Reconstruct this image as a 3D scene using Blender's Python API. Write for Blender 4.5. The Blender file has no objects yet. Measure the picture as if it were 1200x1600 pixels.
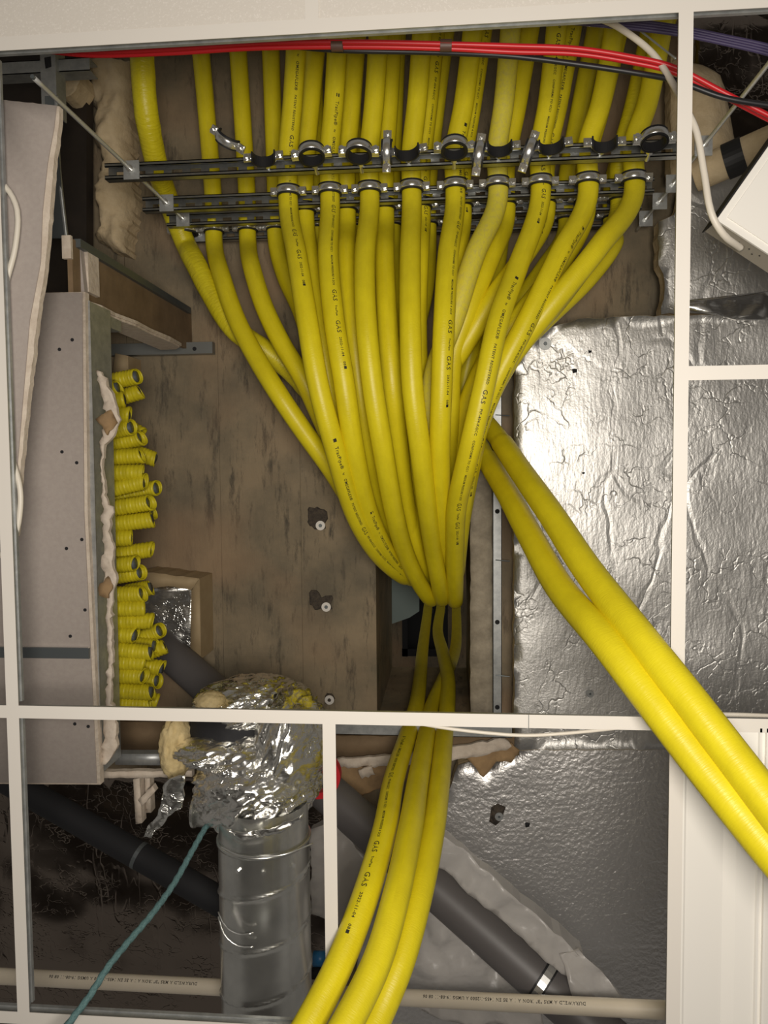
import bpy, bmesh, math, random
from mathutils import Vector, Matrix, noise
from mathutils.geometry import delaunay_2d_cdt
random.seed(7)
S = bpy.context.scene
COL = S.collection
# ------------------------------------------------------------------ camera
F = 1200.0                      # focal length in pixels of the 1200x1600 frame
CAM = Vector((0, 0, 1.45))      # the phone, held at chest height and pointed at the ceiling
Zw = Vector((100, -68, F)).normalized()
Xw = Vector((14885, -60, -1200)); Xw = (Xw - Zw * Xw.dot(Zw)).normalized()
Yw = Zw.cross(Xw)
cd = bpy.data.cameras.new('camera'); cam = bpy.data.objects.new('camera', cd); COL.objects.link(cam)
cd.sensor_fit = 'VERTICAL'; cd.sensor_height = 36; cd.lens = 36 * F / 1600; cd.clip_start = .02
cam.matrix_world = Matrix(((Xw.x, -Xw.y, -Xw.z, CAM.x), (Yw.x, -Yw.y, -Yw.z, CAM.y), (Zw.x, -Zw.y, -Zw.z, CAM.z), (0, 0, 0, 1)))
S.camera = cam
# ------------------------------------------------------------------ world, lamps, exposure
w = bpy.data.worlds.new('room_air'); S.world = w; w.use_nodes = True
w.node_tree.nodes['Background'].inputs[0].default_value = (1, .93, .84, 1)
w.node_tree.nodes['Background'].inputs[1].default_value = .11
ld = bpy.data.lights.new('work_lamp', 'AREA'); ld.shape = 'DISK'; ld.size = .55; ld.energy = 34; ld.color = (1, .93, .84)
lo = bpy.data.objects.new('work_lamp', ld); COL.objects.link(lo)
lo.location = (.14, .0, 1.05); lo.rotation_euler = (math.pi, 0, 0)      # stands on the floor, shines at the ceiling
fd_ = bpy.data.lights.new('phone_torch', 'POINT'); fd_.energy = 7.5; fd_.shadow_soft_size = .02; fd_.color = (1, .95, .86)
fo_ = bpy.data.objects.new('phone_torch', fd_); COL.objects.link(fo_); fo_.location = CAM + Vector((.012, -.02, 0))                 # the phone's own lamp beside its lens
S.view_settings.view_transform = 'Standard'; S.view_settings.look = 'None'
S.view_settings.exposure = .22; S.view_settings.gamma = 1; S.view_settings.use_curve_mapping = False

# ------------------------------------------------------------------ helpers
def at(px, py, d):
    """the point of the room, d metres above the phone, that is seen at a pixel"""
    p = Vector((px - 600, py - 800, F))
    v = Vector((Xw.dot(p), Yw.dot(p), Zw.dot(p)))
    return CAM + v * (d / v.z)
ORG = {}
def tag(o, label=None, cat=None, group=None, kind=None):
    if label: o['label'] = label
    if cat: o['category'] = cat
    if group: o['group'] = group
    if kind: o['kind'] = kind
    return o
def empty(name, loc, label=None, cat=None, group=None, kind=None):
    o = bpy.data.objects.new(name, None); COL.objects.link(o); o.location = loc; o.empty_display_size = .05
    ORG[o.name] = Vector(loc)
    return tag(o, label, cat, group, kind)
def mesh(name, vs, fs, m, smooth=False, uv=None):
    me = bpy.data.meshes.new(name); me.from_pydata(vs, [], fs); me.update()
    me.materials.append(m)
    if smooth: me.polygons.foreach_set('use_smooth', [True] * len(me.polygons))
    if uv:
        l = me.uv_layers.new(name='UVMap')
        for i, p in enumerate(me.polygons):
            for k, li in enumerate(p.loop_indices): l.data[li].uv = uv[i][k]
    return me
def build(name, vs, fs, m, parent=None, smooth=False, uv=None):
    vs = [Vector(v) for v in vs]
    lo_ = Vector([min(v[i] for v in vs) for i in range(3)]); hi_ = Vector([max(v[i] for v in vs) for i in range(3)])
    c = (lo_ + hi_) / 2
    o = bpy.data.objects.new(name, mesh(name, [v - c for v in vs], fs, m, smooth, uv)); COL.objects.link(o)
    o.location = c; ORG[o.name] = c
    if parent: o.parent = parent; o.location = c - ORG[parent.name]
    return o
class MB:
    def __init__(s): s.v = []; s.f = []
    def add(s, v, f):
        n = len(s.v); s.v += [Vector(x) for x in v]; s.f += [tuple(i + n for i in q) for q in f]; return s
    def box(s, a, b, M=None, bev=0):
        a, b = Vector(a), Vector(b)
        v = [Vector((x, y, z)) for x in (a.x, b.x) for y in (a.y, b.y) for z in (a.z, b.z)]
        if M: v = [M @ q for q in v]
        return s.add(v, [(0, 1, 3, 2), (4, 6, 7, 5), (0, 4, 5, 1), (2, 3, 7, 6), (0, 2, 6, 4), (1, 5, 7, 3)])
    def cyl(s, p, q, r, n=12, r2=None):
        p, q = Vector(p), Vector(q); t = (q - p).normalized(); r2 = r if r2 is None else r2
        a = t.orthogonal().normalized(); b = t.cross(a)
        v = []
        for c, rr in ((p, r), (q, r2)):
            for k in range(n):
                th = 2 * math.pi * k / n; v.append(c + (a * math.cos(th) + b * math.sin(th)) * rr)
        return s.add(v, [(k, (k + 1) % n, n + (k + 1) % n, n + k) for k in range(n)] + [tuple(range(n - 1, -1, -1)), tuple(range(n, 2 * n))])
    def ring(s, c, ri, ro, w, a0=0, a1=2 * math.pi, n=28, M=None):
        """flat band about the y axis"""
        full = abs(a1 - a0 - 2 * math.pi) < 1e-4; m = n if full else n + 1
        v = []
        for k in range(m):
            th = a0 + (a1 - a0) * k / n; cx, cz = math.cos(th), math.sin(th)
            for r, y in ((ri, -w / 2), (ro, -w / 2), (ro, w / 2), (ri, w / 2)): v.append(Vector((cx * r, y, cz * r)) + Vector(c))
        if M: v = [M @ q for q in v]
        f = []
        for k in range(n):
            a = 4 * k; b = 4 * ((k + 1) % m)
            for j in range(4): f.append((a + j, b + j, b + (j + 1) % 4, a + (j + 1) % 4))
        if not full: f += [(0, 1, 2, 3), (4 * n + 3, 4 * n + 2, 4 * n + 1, 4 * n)]
        return s.add(v, f)
    def build(s, name, m, parent=None, smooth=False): return build(name, s.v, s.f, m, parent, smooth)
    def mesh(s, name, m, smooth=False): return mesh(name, s.v, s.f, m, smooth)
def spline(P, step=.012):
    """points every `step` metres along a Catmull-Rom curve (centripetal)"""
    P = [Vector(p) for p in P]; P = [P[0] * 2 - P[1]] + P + [P[-1] * 2 - P[-2]]
    out = []
    for i in range(1, len(P) - 2):
        p0, p1, p2, p3 = P[i - 1:i + 3]
        t0 = 0; t1 = t0 + max((p1 - p0).length, 1e-4) ** .5; t2 = t1 + max((p2 - p1).length, 1e-4) ** .5; t3 = t2 + max((p3 - p2).length, 1e-4) ** .5
        n = max(2, int((p2 - p1).length / (step * .5)))
        for k in range(n):
            t = t1 + (t2 - t1) * k / n
            A1 = p0 * ((t1 - t) / (t1 - t0)) + p1 * ((t - t0) / (t1 - t0)); A2 = p1 * ((t2 - t) / (t2 - t1)) + p2 * ((t - t1) / (t2 - t1)); A3 = p2 * ((t3 - t) / (t3 - t2)) + p3 * ((t - t2) / (t3 - t2))
            B1 = A1 * ((t2 - t) / (t2 - t0)) + A2 * ((t - t0) / (t2 - t0)); B2 = A2 * ((t3 - t) / (t3 - t1)) + A3 * ((t - t1) / (t3 - t1))
            out.append(B1 * ((t2 - t) / (t2 - t1)) + B2 * ((t - t1) / (t2 - t1)))
    out.append(P[-2])
    res = [out[0]]; acc = 0
    for a, b in zip(out, out[1:]):
        acc += (b - a).length
        if acc >= step: res.append(b); acc = 0
    if (res[-1] - out[-1]).length > 1e-4: res.append(out[-1])
    return res
def frames(path):
    n = len(path); T = [(path[min(i + 1, n - 1)] - path[max(i - 1, 0)]).normalized() for i in range(n)]
    a = T[0].cross(Vector((1, .1, .2))).normalized(); A = []
    for i in range(n):
        a = (a - T[i] * a.dot(T[i])).normalized(); A.append(a)
    return T, A
def sweep(path, r, n=18, rad=None, cap=True):
    """tube along a path with lengthwise uv in metres"""
    T, A = frames(path); vs = []; fs = []; uv = []; L = [0]
    for p, q in zip(path, path[1:]): L.append(L[-1] + (q - p).length)
    for i, p in enumerate(path):
        b = T[i].cross(A[i])
        for k in range(n):
            th = 2 * math.pi * k / n
            rr = r if rad is None else rad(L[i], th, r)
            vs.append(p + (A[i] * math.cos(th) + b * math.sin(th)) * rr)
    for i in range(len(path) - 1):
        for k in range(n):
            k2 = (k + 1) % n
            fs.append((i * n + k, i * n + k2, (i + 1) * n + k2, (i + 1) * n + k))
            uv.append(((k / n, L[i]), ((k + 1) / n, L[i]), ((k + 1) / n, L[i + 1]), (k / n, L[i + 1])))
    if cap:
        fs.append(tuple(range(n - 1, -1, -1))); uv.append([(0, 0)] * n)
        m = (len(path) - 1) * n; fs.append(tuple(range(m, m + n))); uv.append([(0, L[-1])] * n)
    return vs, fs, uv
def tube(name, P, r, m, parent=None, n=10, step=.012, rad=None):
    path = spline(P, step) if len(P) > 2 else [Vector(P[0]) + (Vector(P[1]) - Vector(P[0])) * k / 40 for k in range(41)]
    vs, fs, uv = sweep(path, r, n, rad)
    return build(name, vs, fs, m, parent, True, uv)
def ragged(pts, amp, step=9, seed=0):
    rnd = random.Random(seed); out = []
    for (a, b) in zip(pts, pts[1:] + pts[:1]):
        L = math.hypot(b[0] - a[0], b[1] - a[1]); n = max(1, int(L / step))
        for k in range(n):
            t = k / n; j = amp if k else amp * .4
            out.append((a[0] + (b[0] - a[0]) * t + rnd.uniform(-j, j), a[1] + (b[1] - a[1]) * t + rnd.uniform(-j, j)))
    return out
def sheet(name, pts, d, thick, m, parent=None, step=.03, disp=None, smooth=True, skirt=None):
    """a board or lump: outline given where it is seen at height d, underside relief disp(x,y,edge) in metres, thick upwards"""
    P = [at(x, y, d) for x, y in pts]; poly = [Vector((p.x, p.y)) for p in P]; N = len(poly)
    area = sum(poly[i].x * poly[(i + 1) % N].y - poly[(i + 1) % N].x * poly[i].y for i in range(N))
    if area < 0: poly.reverse()
    def inside(q):
        c = False
        for i in range(N):
            a, b = poly[i], poly[(i + 1) % N]
            if (a.y > q.y) != (b.y > q.y) and q.x < (b.x - a.x) * (q.y - a.y) / (b.y - a.y) + a.x: c = not c
        return c
    def edged(q):
        best = 9
        for i in range(N):
            a, b = poly[i], poly[(i + 1) % N]; ab = b - a; t = max(0, min(1, (q - a).dot(ab) / max(ab.length_squared, 1e-12)))
            best = min(best, (q - a - ab * t).length)
        return best
    pts2 = list(poly); rnd = random.Random(N)
    if disp:
        x0, x1 = min(p.x for p in poly), max(p.x for p in poly); y0, y1 = min(p.y for p in poly), max(p.y for p in poly)
        y = y0
        while y < y1:
            x = x0
            while x < x1:
                q = Vector((x + rnd.uniform(-.3, .3) * step, y + rnd.uniform(-.3, .3) * step))
                if inside(q) and edged(q) > step * .35: pts2.append(q)
                x += step
            y += step
    V, E, Fc, *_ = delaunay_2d_cdt(pts2, [], [list(range(N))], 1, 1e-6)
    z0 = CAM.z + d
    vs = []
    for v in V:
        dz = disp(v.x, v.y, edged(v)) if disp else 0
        vs.append((v.x, v.y, z0 + dz))
    fs = [tuple(reversed(f)) for f in Fc]
    # rim: walk the boundary edges up by the thickness
    cnt = {}
    for f in fs:
        for a, b in zip(f, f[1:] + f[:1]): cnt[(a, b)] = cnt.get((a, b), 0) + 1
    n0 = len(vs); up = {}
    for (a, b) in list(cnt):
        if (b, a) not in cnt:
            for q in (a, b):
                if q not in up: up[q] = len(vs); vs.append((vs[q][0], vs[q][1], z0 + thick))
            fs.append((b, a, up[a], up[b]))
    top = [tuple(up.get(i, -1) for i in reversed(f)) for f in fs[:len(Fc)]]
    me_o = build(name, vs, fs, m, parent, False)
    if smooth:
        for i, p in enumerate(me_o.data.polygons): p.use_smooth = i < len(Fc)
    return me_o
def fbm(x, y, s, seed=0, oct=4):
    return noise.fractal(Vector((x * s, y * s, seed * 7.3)), 1.0, 2.0, oct)

# ------------------------------------------------------------------ materials
def mat(name, col, rough=.5, metal=0, col2=None, cscale=6, cdetail=6, stretch=(1, 1, 1), ramp=(.35, .65), bump=None, uv=False, alpha=1, trans=0, spec=.5, extra=None):
    m = bpy.data.materials.new(name); m.use_nodes = True; nt = m.node_tree; N = nt.nodes; L = nt.links
    b = N['Principled BSDF']; b.inputs['Base Color'].default_value = (*col, 1); b.inputs['Roughness'].default_value = rough; b.inputs['Metallic'].default_value = metal
    b.inputs['Alpha'].default_value = alpha; b.inputs['Transmission Weight'].default_value = trans; b.inputs['Specular IOR Level'].default_value = spec
    tc = N.new('ShaderNodeTexCoord'); mp = N.new('ShaderNodeMapping'); mp.inputs['Scale'].default_value = stretch
    if uv: L.new(tc.outputs['UV'], mp.inputs['Vector'])
    else:
        g = N.new('ShaderNodeNewGeometry'); L.new(g.outputs['Position'], mp.inputs['Vector'])
    m['vec'] = mp.name
    last = None
    if col2:
        n = N.new('ShaderNodeTexNoise'); n.inputs['Scale'].default_value = cscale; n.inputs['Detail'].default_value = cdetail; n.inputs['Roughness'].default_value = .65
        L.new(mp.outputs[0], n.inputs['Vector'])
        r = N.new('ShaderNodeMapRange'); r.inputs[1].default_value = ramp[0]; r.inputs[2].default_value = ramp[1]; L.new(n.outputs['Fac'], r.inputs[0])
        mx = N.new('ShaderNodeMix'); mx.data_type = 'RGBA'; mx.inputs[6].default_value = (*col, 1); mx.inputs[7].default_value = (*col2, 1)
        L.new(r.outputs[0], mx.inputs[0]); L.new(mx.outputs[2], b.inputs['Base Color']); last = mx.outputs[2]
    h = None
    for (kind, sc, st, str_, dist) in (bump or []):
        mp2 = N.new('ShaderNodeMapping'); mp2.inputs['Scale'].default_value = st
        L.new(mp.outputs[0], mp2.inputs['Vector'])
        if kind == 'noise':
            t = N.new('ShaderNodeTexNoise'); t.inputs['Scale'].default_value = sc; t.inputs['Detail'].default_value = 5; out = t.outputs['Fac']; L.new(mp2.outputs[0], t.inputs['Vector'])
        elif kind == 'ridge':
            t = N.new('ShaderNodeTexNoise'); t.noise_type = 'RIDGED_MULTIFRACTAL'; t.inputs['Scale'].default_value = sc; t.inputs['Detail'].default_value = 3; t.normalize = False; out = t.outputs['Fac']; L.new(mp2.outputs[0], t.inputs['Vector'])
        elif kind == 'crease':
            w_ = N.new('ShaderNodeTexNoise'); w_.inputs['Scale'].default_value = sc * .8; w_.inputs['Detail'].default_value = 3; L.new(mp2.outputs[0], w_.inputs['Vector'])
            ad = N.new('ShaderNodeVectorMath'); ad.operation = 'MULTIPLY_ADD'; ad.inputs[1].default_value = (.25, .25, .25); L.new(w_.outputs['Color'], ad.inputs[0]); L.new(mp2.outputs[0], ad.inputs[2])
            t = N.new('ShaderNodeTexVoronoi'); t.feature = 'DISTANCE_TO_EDGE'; t.inputs['Scale'].default_value = sc; L.new(ad.outputs[0], t.inputs['Vector'])
            r2 = N.new('ShaderNodeMapRange'); r2.inputs[1].default_value = 0; r2.inputs[2].default_value = .05; L.new(t.outputs['Distance'], r2.inputs[0]); 
            # only some of the creases show
            n3 = N.new('ShaderNodeTexNoise'); n3.inputs['Scale'].default_value = sc * .7; L.new(mp2.outputs[0], n3.inputs['Vector'])
            r3 = N.new('ShaderNodeMapRange'); r3.inputs[1].default_value = .45; r3.inputs[2].default_value = .6; L.new(n3.outputs['Fac'], r3.inputs[0])
            mm = N.new('ShaderNodeMath'); mm.operation = 'MAXIMUM'; L.new(r2.outputs[0], mm.inputs[0])
            om = N.new('ShaderNodeMath'); om.operation = 'SUBTRACT'; om.inputs[0].default_value = 1; L.new(r3.outputs[0], om.inputs[1]); L.new(om.outputs[0], mm.inputs[1]); out = mm.outputs[0]
        elif kind == 'wave':
            t = N.new('ShaderNodeTexWave'); t.bands_direction = 'X'; t.inputs['Scale'].default_value = sc; t.inputs['Distortion'].default_value = 1.5; out = t.outputs['Fac']; L.new(mp2.outputs[0], t.inputs['Vector'])
        bp = N.new('ShaderNodeBump'); bp.inputs['Strength'].default_value = str_; bp.inputs['Distance'].default_value = dist
        L.new(out, bp.inputs['Height'])
        if h: L.new(h, bp.inputs['Normal'])
        h = bp.outputs[0]
    if h: L.new(h, b.inputs['Normal'])
    if extra: extra(nt, b, mp, last)
    return m
M = {}
M['white'] = mat('white_paint', (.78, .735, .67), .5, bump=[('noise', 300, (1, 1, 1), .05, .001)])
M['tile'] = mat('mineral_tile', (.82, .77, .70), .85, col2=(.72, .67, .6), cscale=260, cdetail=2, ramp=(.3, .45), bump=[('noise', 220, (1, 1, 1), .25, .0015)])
M['panel'] = mat('white_enamel', (.88, .85, .79), .4)
M['galv'] = mat('galvanised_steel', (.46, .47, .46), .45, .6, col2=(.34, .35, .35), cscale=40)
M['zinc'] = mat('bright_zinc', (.80, .80, .78), .24, .9)
M['rod'] = mat('rod_zinc', (.62, .62, .60), .35, .55)
M['railsteel'] = mat('rail_steel', (.46, .47, .46), .34, .95, col2=(.33, .34, .33), cscale=30)
M['rubber'] = mat('black_rubber', (.012, .012, .013), .55)
M['black'] = mat('black_foam', (.010, .010, .012), .8)
def conc_extra(nt, b, mp, last):
    N, L = nt.nodes, nt.links
    # dark streaks along the formwork boards and blotches
    m2 = N.new('ShaderNodeMapping'); m2.inputs['Scale'].default_value = (16, 3.2, 4); L.new(mp.outputs[0], m2.inputs['Vector'])
    n = N.new('ShaderNodeTexNoise'); n.inputs['Scale'].default_value = 1.6; n.inputs['Detail'].default_value = 8; n.inputs['Roughness'].default_value = .75; L.new(m2.outputs[0], n.inputs['Vector'])
    r = N.new('ShaderNodeMapRange'); r.inputs[1].default_value = .53; r.inputs[2].default_value = .66; L.new(n.outputs['Fac'], r.inputs[0])
    mx = N.new('ShaderNodeMix'); mx.data_type = 'RGBA'; mx.inputs[7].default_value = (.085, .07, .048, 1); L.new(last, mx.inputs[6]); L.new(r.outputs[0], mx.inputs[0])
    n2 = N.new('ShaderNodeTexNoise'); n2.inputs['Scale'].default_value = 2.2; n2.inputs['Detail'].default_value = 2; L.new(mp.outputs[0], n2.inputs['Vector'])
    r2 = N.new('ShaderNodeMapRange'); r2.inputs[1].default_value = .5; r2.inputs[2].default_value = .68; r2.inputs[4].default_value = .55; L.new(n2.outputs['Fac'], r2.inputs[0])
    mx2 = N.new('ShaderNodeMix'); mx2.data_type = 'RGBA'; mx2.inputs[7].default_value = (.36, .23, .13, 1); L.new(mx.outputs[2], mx2.inputs[6]); L.new(r2.outputs[0], mx2.inputs[0])
    L.new(mx2.outputs[2], b.inputs['Base Color'])
M['concrete'] = mat('shuttered_concrete', (.30, .232, .145), .8, col2=(.155, .128, .085), cscale=4, cdetail=8, bump=[('noise', 40, (2, .6, 1), .35, .004), ('noise', 8, (3, .5, 1), .3, .01)], extra=conc_extra)
M['conc_edge'] = mat('rough_concrete', (.42, .36, .27), .85, col2=(.27, .23, .17), cscale=22, cdetail=8, bump=[('noise', 60, (1, 1, 1), .5, .005)])
foilb = lambda a, b, c: [('noise', 170, (1, 1, 1), a, .0014), ('crease', 6, (1.6, .55, 1), b, .004), ('crease', 15, (1.4, .5, 1), c, .002), ('noise', 24, (1.8, .5, 1), b * .55, .004)]
M['foil'] = mat('foil_facing', (.72, .705, .675), .48, 1, bump=[('noise', 150, (1, 1, 1), .5, .0014), ('crease', 4, (1.3, .7, 1), .5, .003), ('crease', 11, (1, 1, 1), .55, .002), ('noise', 60, (1.5, .5, 1), .5, .0028), ('noise', 13, (1.3, .6, 1), .35, .006)])
M['foil_fine'] = mat('foil_facing_fine', (.86, .84, .82), .42, 1, bump=[('noise', 75, (1, 1, 1), 1.0, .0030), ('crease', 5, (.5, 1.6, 1), .3, .002), ('noise', 22, (1.2, .8, 1), .35, .004)])
M['foil_dark'] = mat('foil_facing_dark_reflect', (.27, .225, .19), .16, 1, bump=[('crease', 7, (1.5, .5, 1), .35, .002), ('crease', 15, (.8, 1.2, 1), .35, .0016), ('noise', 10, (1, 1, 1), .08, .004)])  # base darkened: the dark room mirrored at lower left is put into the colour
M['foil_crumple'] = mat('crumpled_foil', (.94, .93, .89), .27, 1, bump=[('crease', 16, (1, 1.6, 1), .4, .004), ('noise', 34, (.8, 2.2, 1.5), .35, .005)])
M['tape'] = mat('foil_tape', (.80, .79, .76), .25, 1, bump=[('noise', 20, (.4, 2, 1), .5, .006)])
YB = [('wave', 3.6, (1, 0, 0), .10, .0012), ('noise', 9, (1.5, 9, 1), .35, .0016), ('noise', 3, (1, 40, 1), .12, .001)]
M['yellow'] = mat('yellow_sleeve', (.78, .655, .012), .42, col2=(.69, .57, .010), cscale=3, stretch=(1, 4, 1), bump=YB, uv=True)
M['yellow_pale'] = mat('yellow_sleeve_scuffed', (.74, .645, .05), .5, col2=(.60, .51, .12), cscale=5, stretch=(3, 14, 1), bump=YB, uv=True, ramp=(.45, .75))
M['yellow_wrink'] = mat('yellow_sleeve_wrinkled', (.72, .62, .015), .4, col2=(.60, .50, .012), cscale=3, stretch=(1, 4, 1), uv=True, bump=[('noise', 3, (2.0, 10, 1), .5, .006), ('wave', 3.6, (1, 0, 0), .1, .001)])
M['ink'] = mat('black_ink', (.02, .018, .012), .6)
M['plaster_grey'] = mat('plasterboard_paper', (.395, .345, .31), .8, col2=(.36, .31, .28), cscale=90, bump=[('noise', 200, (1, 1, 1), .1, .001)])
M['plaster'] = mat('gypsum_core', (.66, .57, .47), .9, col2=(.55, .46, .37), cscale=40, bump=[('noise', 60, (1, 1, 1), .6, .004)])
M['tan'] = mat('brown_board_paper', (.23, .155, .085), .8, col2=(.16, .105, .055), cscale=9, bump=[('noise', 30, (1, 1, 1), .2, .003)])
M['card'] = mat('torn_kraft_paper', (.36, .23, .11), .85, col2=(.25, .16, .08), cscale=14, bump=[('noise', 18, (1, 1, 1), .5, .01)])
M['void'] = mat('cavity_dark', (.035, .024, .016), .8, col2=(.02, .014, .01), cscale=8)  # shade of the upper left cavity, put into the colour
M['foam'] = mat('cream_foam', (.66, .53, .34), .85, col2=(.52, .40, .24), cscale=12, bump=[('noise', 26, (1, 1, 1), .6, .01), ('noise', 90, (1, 1, 1), .4, .003)])
M['wool'] = mat('yellow_wool', (.70, .56, .30), .9, col2=(.55, .42, .2), cscale=18, bump=[('noise', 60, (1, 1, 1), .6, .006)])
M['wood'] = mat('pale_timber', (.45, .34, .2), .7, col2=(.36, .26, .14), cscale=6, stretch=(1, 1, 1))
M['greypvc'] = mat('grey_plastic_pipe', (.105, .096, .094), .48)
M['cream'] = mat('cream_plastic_pipe', (.80, .71, .57), .35, col2=(.74, .65, .51), cscale=8)
def film_extra(nt, b, mp, last):
    b.inputs['Subsurface Weight'].default_value = 0
M['film'] = mat('polythene_film', (.56, .53, .50), .32, alpha=.62, bump=[('noise', 9, (1, 1, 1), .5, .015), ('ridge', 8, (1.2, .8, 1), .25, .008)])
M['red'] = mat('red_cable_sheath', (.55, .012, .018), .4)
M['blackcable'] = mat('black_cable_sheath', (.012, .012, .014), .45)
M['purple'] = mat('purple_cable_sheath', (.055, .04, .11), .5)
M['whitecable'] = mat('white_cable_sheath', (.74, .68, .58), .45)
M['browntape'] = mat('brown_tape', (.10, .05, .035), .5)
M['rope'] = mat('teal_rope', (.13, .235, .235), .75, col2=(.06, .13, .135), cscale=2, uv=True, stretch=(8, 90, 1), bump=[('noise', 4, (1, 1, 1), .5, .002)])
M['rust'] = mat('exposed_aggregate', (.045, .035, .028), .9, col2=(.09, .07, .05), cscale=80, bump=[('noise', 90, (1, 1, 1), .9, .008)])
M['floor'] = mat('grey_carpet', (.10, .09, .08), .95, col2=(.08, .07, .065), cscale=60)
M['bluepl'] = mat('blue_plastic', (.02, .15, .35), .4)
M['redpl'] = mat('red_plastic', (.55, .02, .03), .4)
M['duct'] = mat('spiral_duct_steel', (.74, .74, .70), .27, .92, col2=(.60, .60, .57), cscale=14)
M['greysteel'] = mat('blue_grey_steel', (.13, .145, .15), .45, .5)
M['sheetgrey'] = mat('pale_blue_sheet', (.16, .20, .19), .8)
M['conduit'] = mat('light_steel', (.28, .29, .28), .4, .7)

# ------------------------------------------------------------------ the setting
DC, DS = 1.45, 2.66             # suspended ceiling and slab above the phone
fl = MB().box((-4, -4, -.05), (4, 4, 0)).build('floor', M['floor']); tag(fl, 'dark grey carpet floor below the ceiling', 'floor', kind='structure')
# concrete slab with the service hole
zs = CAM.z + DS
hl = at(588, 1000, DS).x; hr = at(736, 1000, DS).x; ht = at(700, 622, DS).y; hb = at(650, 1128, DS).y
slab = empty('ceiling', (0, 0, zs), 'brown stained concrete slab soffit above the ceiling void', 'ceiling', kind='structure')
X0, X1, Y0, Y1 = -1.9, 1.7, -2.0, 2.2
gx = [X0] + [at(x, 800, DS).x for x in (205, 345, 470)] + [hl]
for i in range(len(gx) - 1):                                   # shuttering strips with fine joints
    MB().box((gx[i] + .0008, Y0, zs + (.0015 if i % 2 else 0)), (gx[i + 1] - .0008, Y1, zs + .30)).build('slab_strip', M['concrete'], slab)
MB().box((X0, Y0, zs + .004), (hl, Y1, zs + .75)).build('slab_core', M['concrete'], slab)
MB().box((hr, Y0, zs), (X1, Y1, zs + .75)).build('slab_strip', M['concrete'], slab)
MB().box((hl, Y0, zs), (hr, ht, zs + .75)).build('slab_strip', M['concrete'], slab)
MB().box((hl, hb, zs), (hr, Y1, zs + .75)).build('slab_strip', M['concrete'], slab)
MB().box((X0, Y0, zs + 4.3), (X1, Y1, zs + 4.4)).build('upper_soffit', M['concrete'], slab)
# trims: the white T-bars of the ceiling grid
zc = CAM.z + DC
yT1, yT2, yT3, yH4 = at(600, 34, DC).y, at(600, 1123, DC).y, at(90, 1594, DC).y, at(1140, 582, DC).y
xV1, xV2, xV3 = at(22, 1180, DC).x, at(516, 1290, DC).x, at(1062, 800, DC).x
FW = .0128
ntrim = 0
def tbar(a, b, label):
    global ntrim; ntrim += 1
    a, b = Vector(a), Vector(b); al = 'x' if abs(b.x - a.x) > abs(b.y - a.y) else 'y'
    o = empty('trim_%d' % ntrim, (a + b) / 2, label, 'ceiling bar', kind='structure')
    def bx(h, z0, z1, nm, m):
        if al == 'x': MB().box((a.x, a.y - h, z0), (b.x, a.y + h, z1)).build(nm, m, o)
        else: MB().box((a.x - h, a.y, z0), (a.x + h, b.y, z1)).build(nm, m, o)
    bx(FW, zc, zc + .0012, 'cap_strip', M['white']); bx(FW - .001, zc + .0012, zc + .002, 'flange', M['galv'])
    bx(.0009, zc + .002, zc + .030, 'web', M['galv']); bx(.0035, zc + .030, zc + .038, 'bulb', M['galv'])
XL, XR = -1.7, 1.25
YB_ = yT3 + .6
tbar((XL, yT1, zc), (XR, yT1, zc), 'white ceiling bar along the top of the opening')
tbar((XL, yT2, zc), (XR, yT2, zc), 'long white ceiling bar crossing the view below the middle')
tbar((XL, yT3, zc), (xV3 - FW, yT3, zc), 'white ceiling bar along the bottom left edge of the view')
tbar((xV1, yT1 + FW, zc), (xV1, yT2 - FW, zc), 'white ceiling bar up the left edge above the crossing bar')
tbar((xV1, yT2 + FW, zc), (xV1, yT3 - FW, zc), 'white ceiling bar at lower left beside the teal rope')
tbar((xV2, yT2 + FW, zc), (xV2, yT3 - FW, zc), 'short white ceiling bar between the metal duct and the yellow trio')
tbar((xV3, yT1 + FW, zc), (xV3, yT2 - FW, zc), 'white ceiling bar up the right side over the foil board')
tbar((xV3, yT2 + FW, zc), (xV3, YB_, zc), 'white ceiling bar at lower right beside the white panel')
tbar((xV3 + FW, yH4, zc), (XR, yH4, zc), 'short white ceiling bar crossing the foil at the right edge')
# splice joints in the bars
MB().box((at(826, 1122, DC).x - .0006, yT2 - FW, zc - .0004), (at(826, 1122, DC).x + .0006, yT2 + FW, zc)).build('bar_joint', M['greysteel'], bpy.data.objects['trim_2'])
# ceiling tiles
def tile(x0, x1, y0, y1, label, z=zc + .0022):
    o = MB().box((x0, y0, z), (x1, y1, z + .015)).build('ceiling_tile', M['tile']); tag(o, label, 'ceiling tile', 'ceiling tiles still in the grid'); return o
xs = at(487, 20, DC).x
tile(XL, xs - .012, yT1 - .6, yT1 - .002, 'off-white ceiling tile at the top left corner')
tile(xs + .012, XR, yT1 - .6, yT1 - .002, 'off-white ceiling tile along the top, right of the seam')
tbar((xs, yT1 - .6, zc), (xs, yT1 - FW, zc), 'white ceiling bar stub between the two top tiles')
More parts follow.
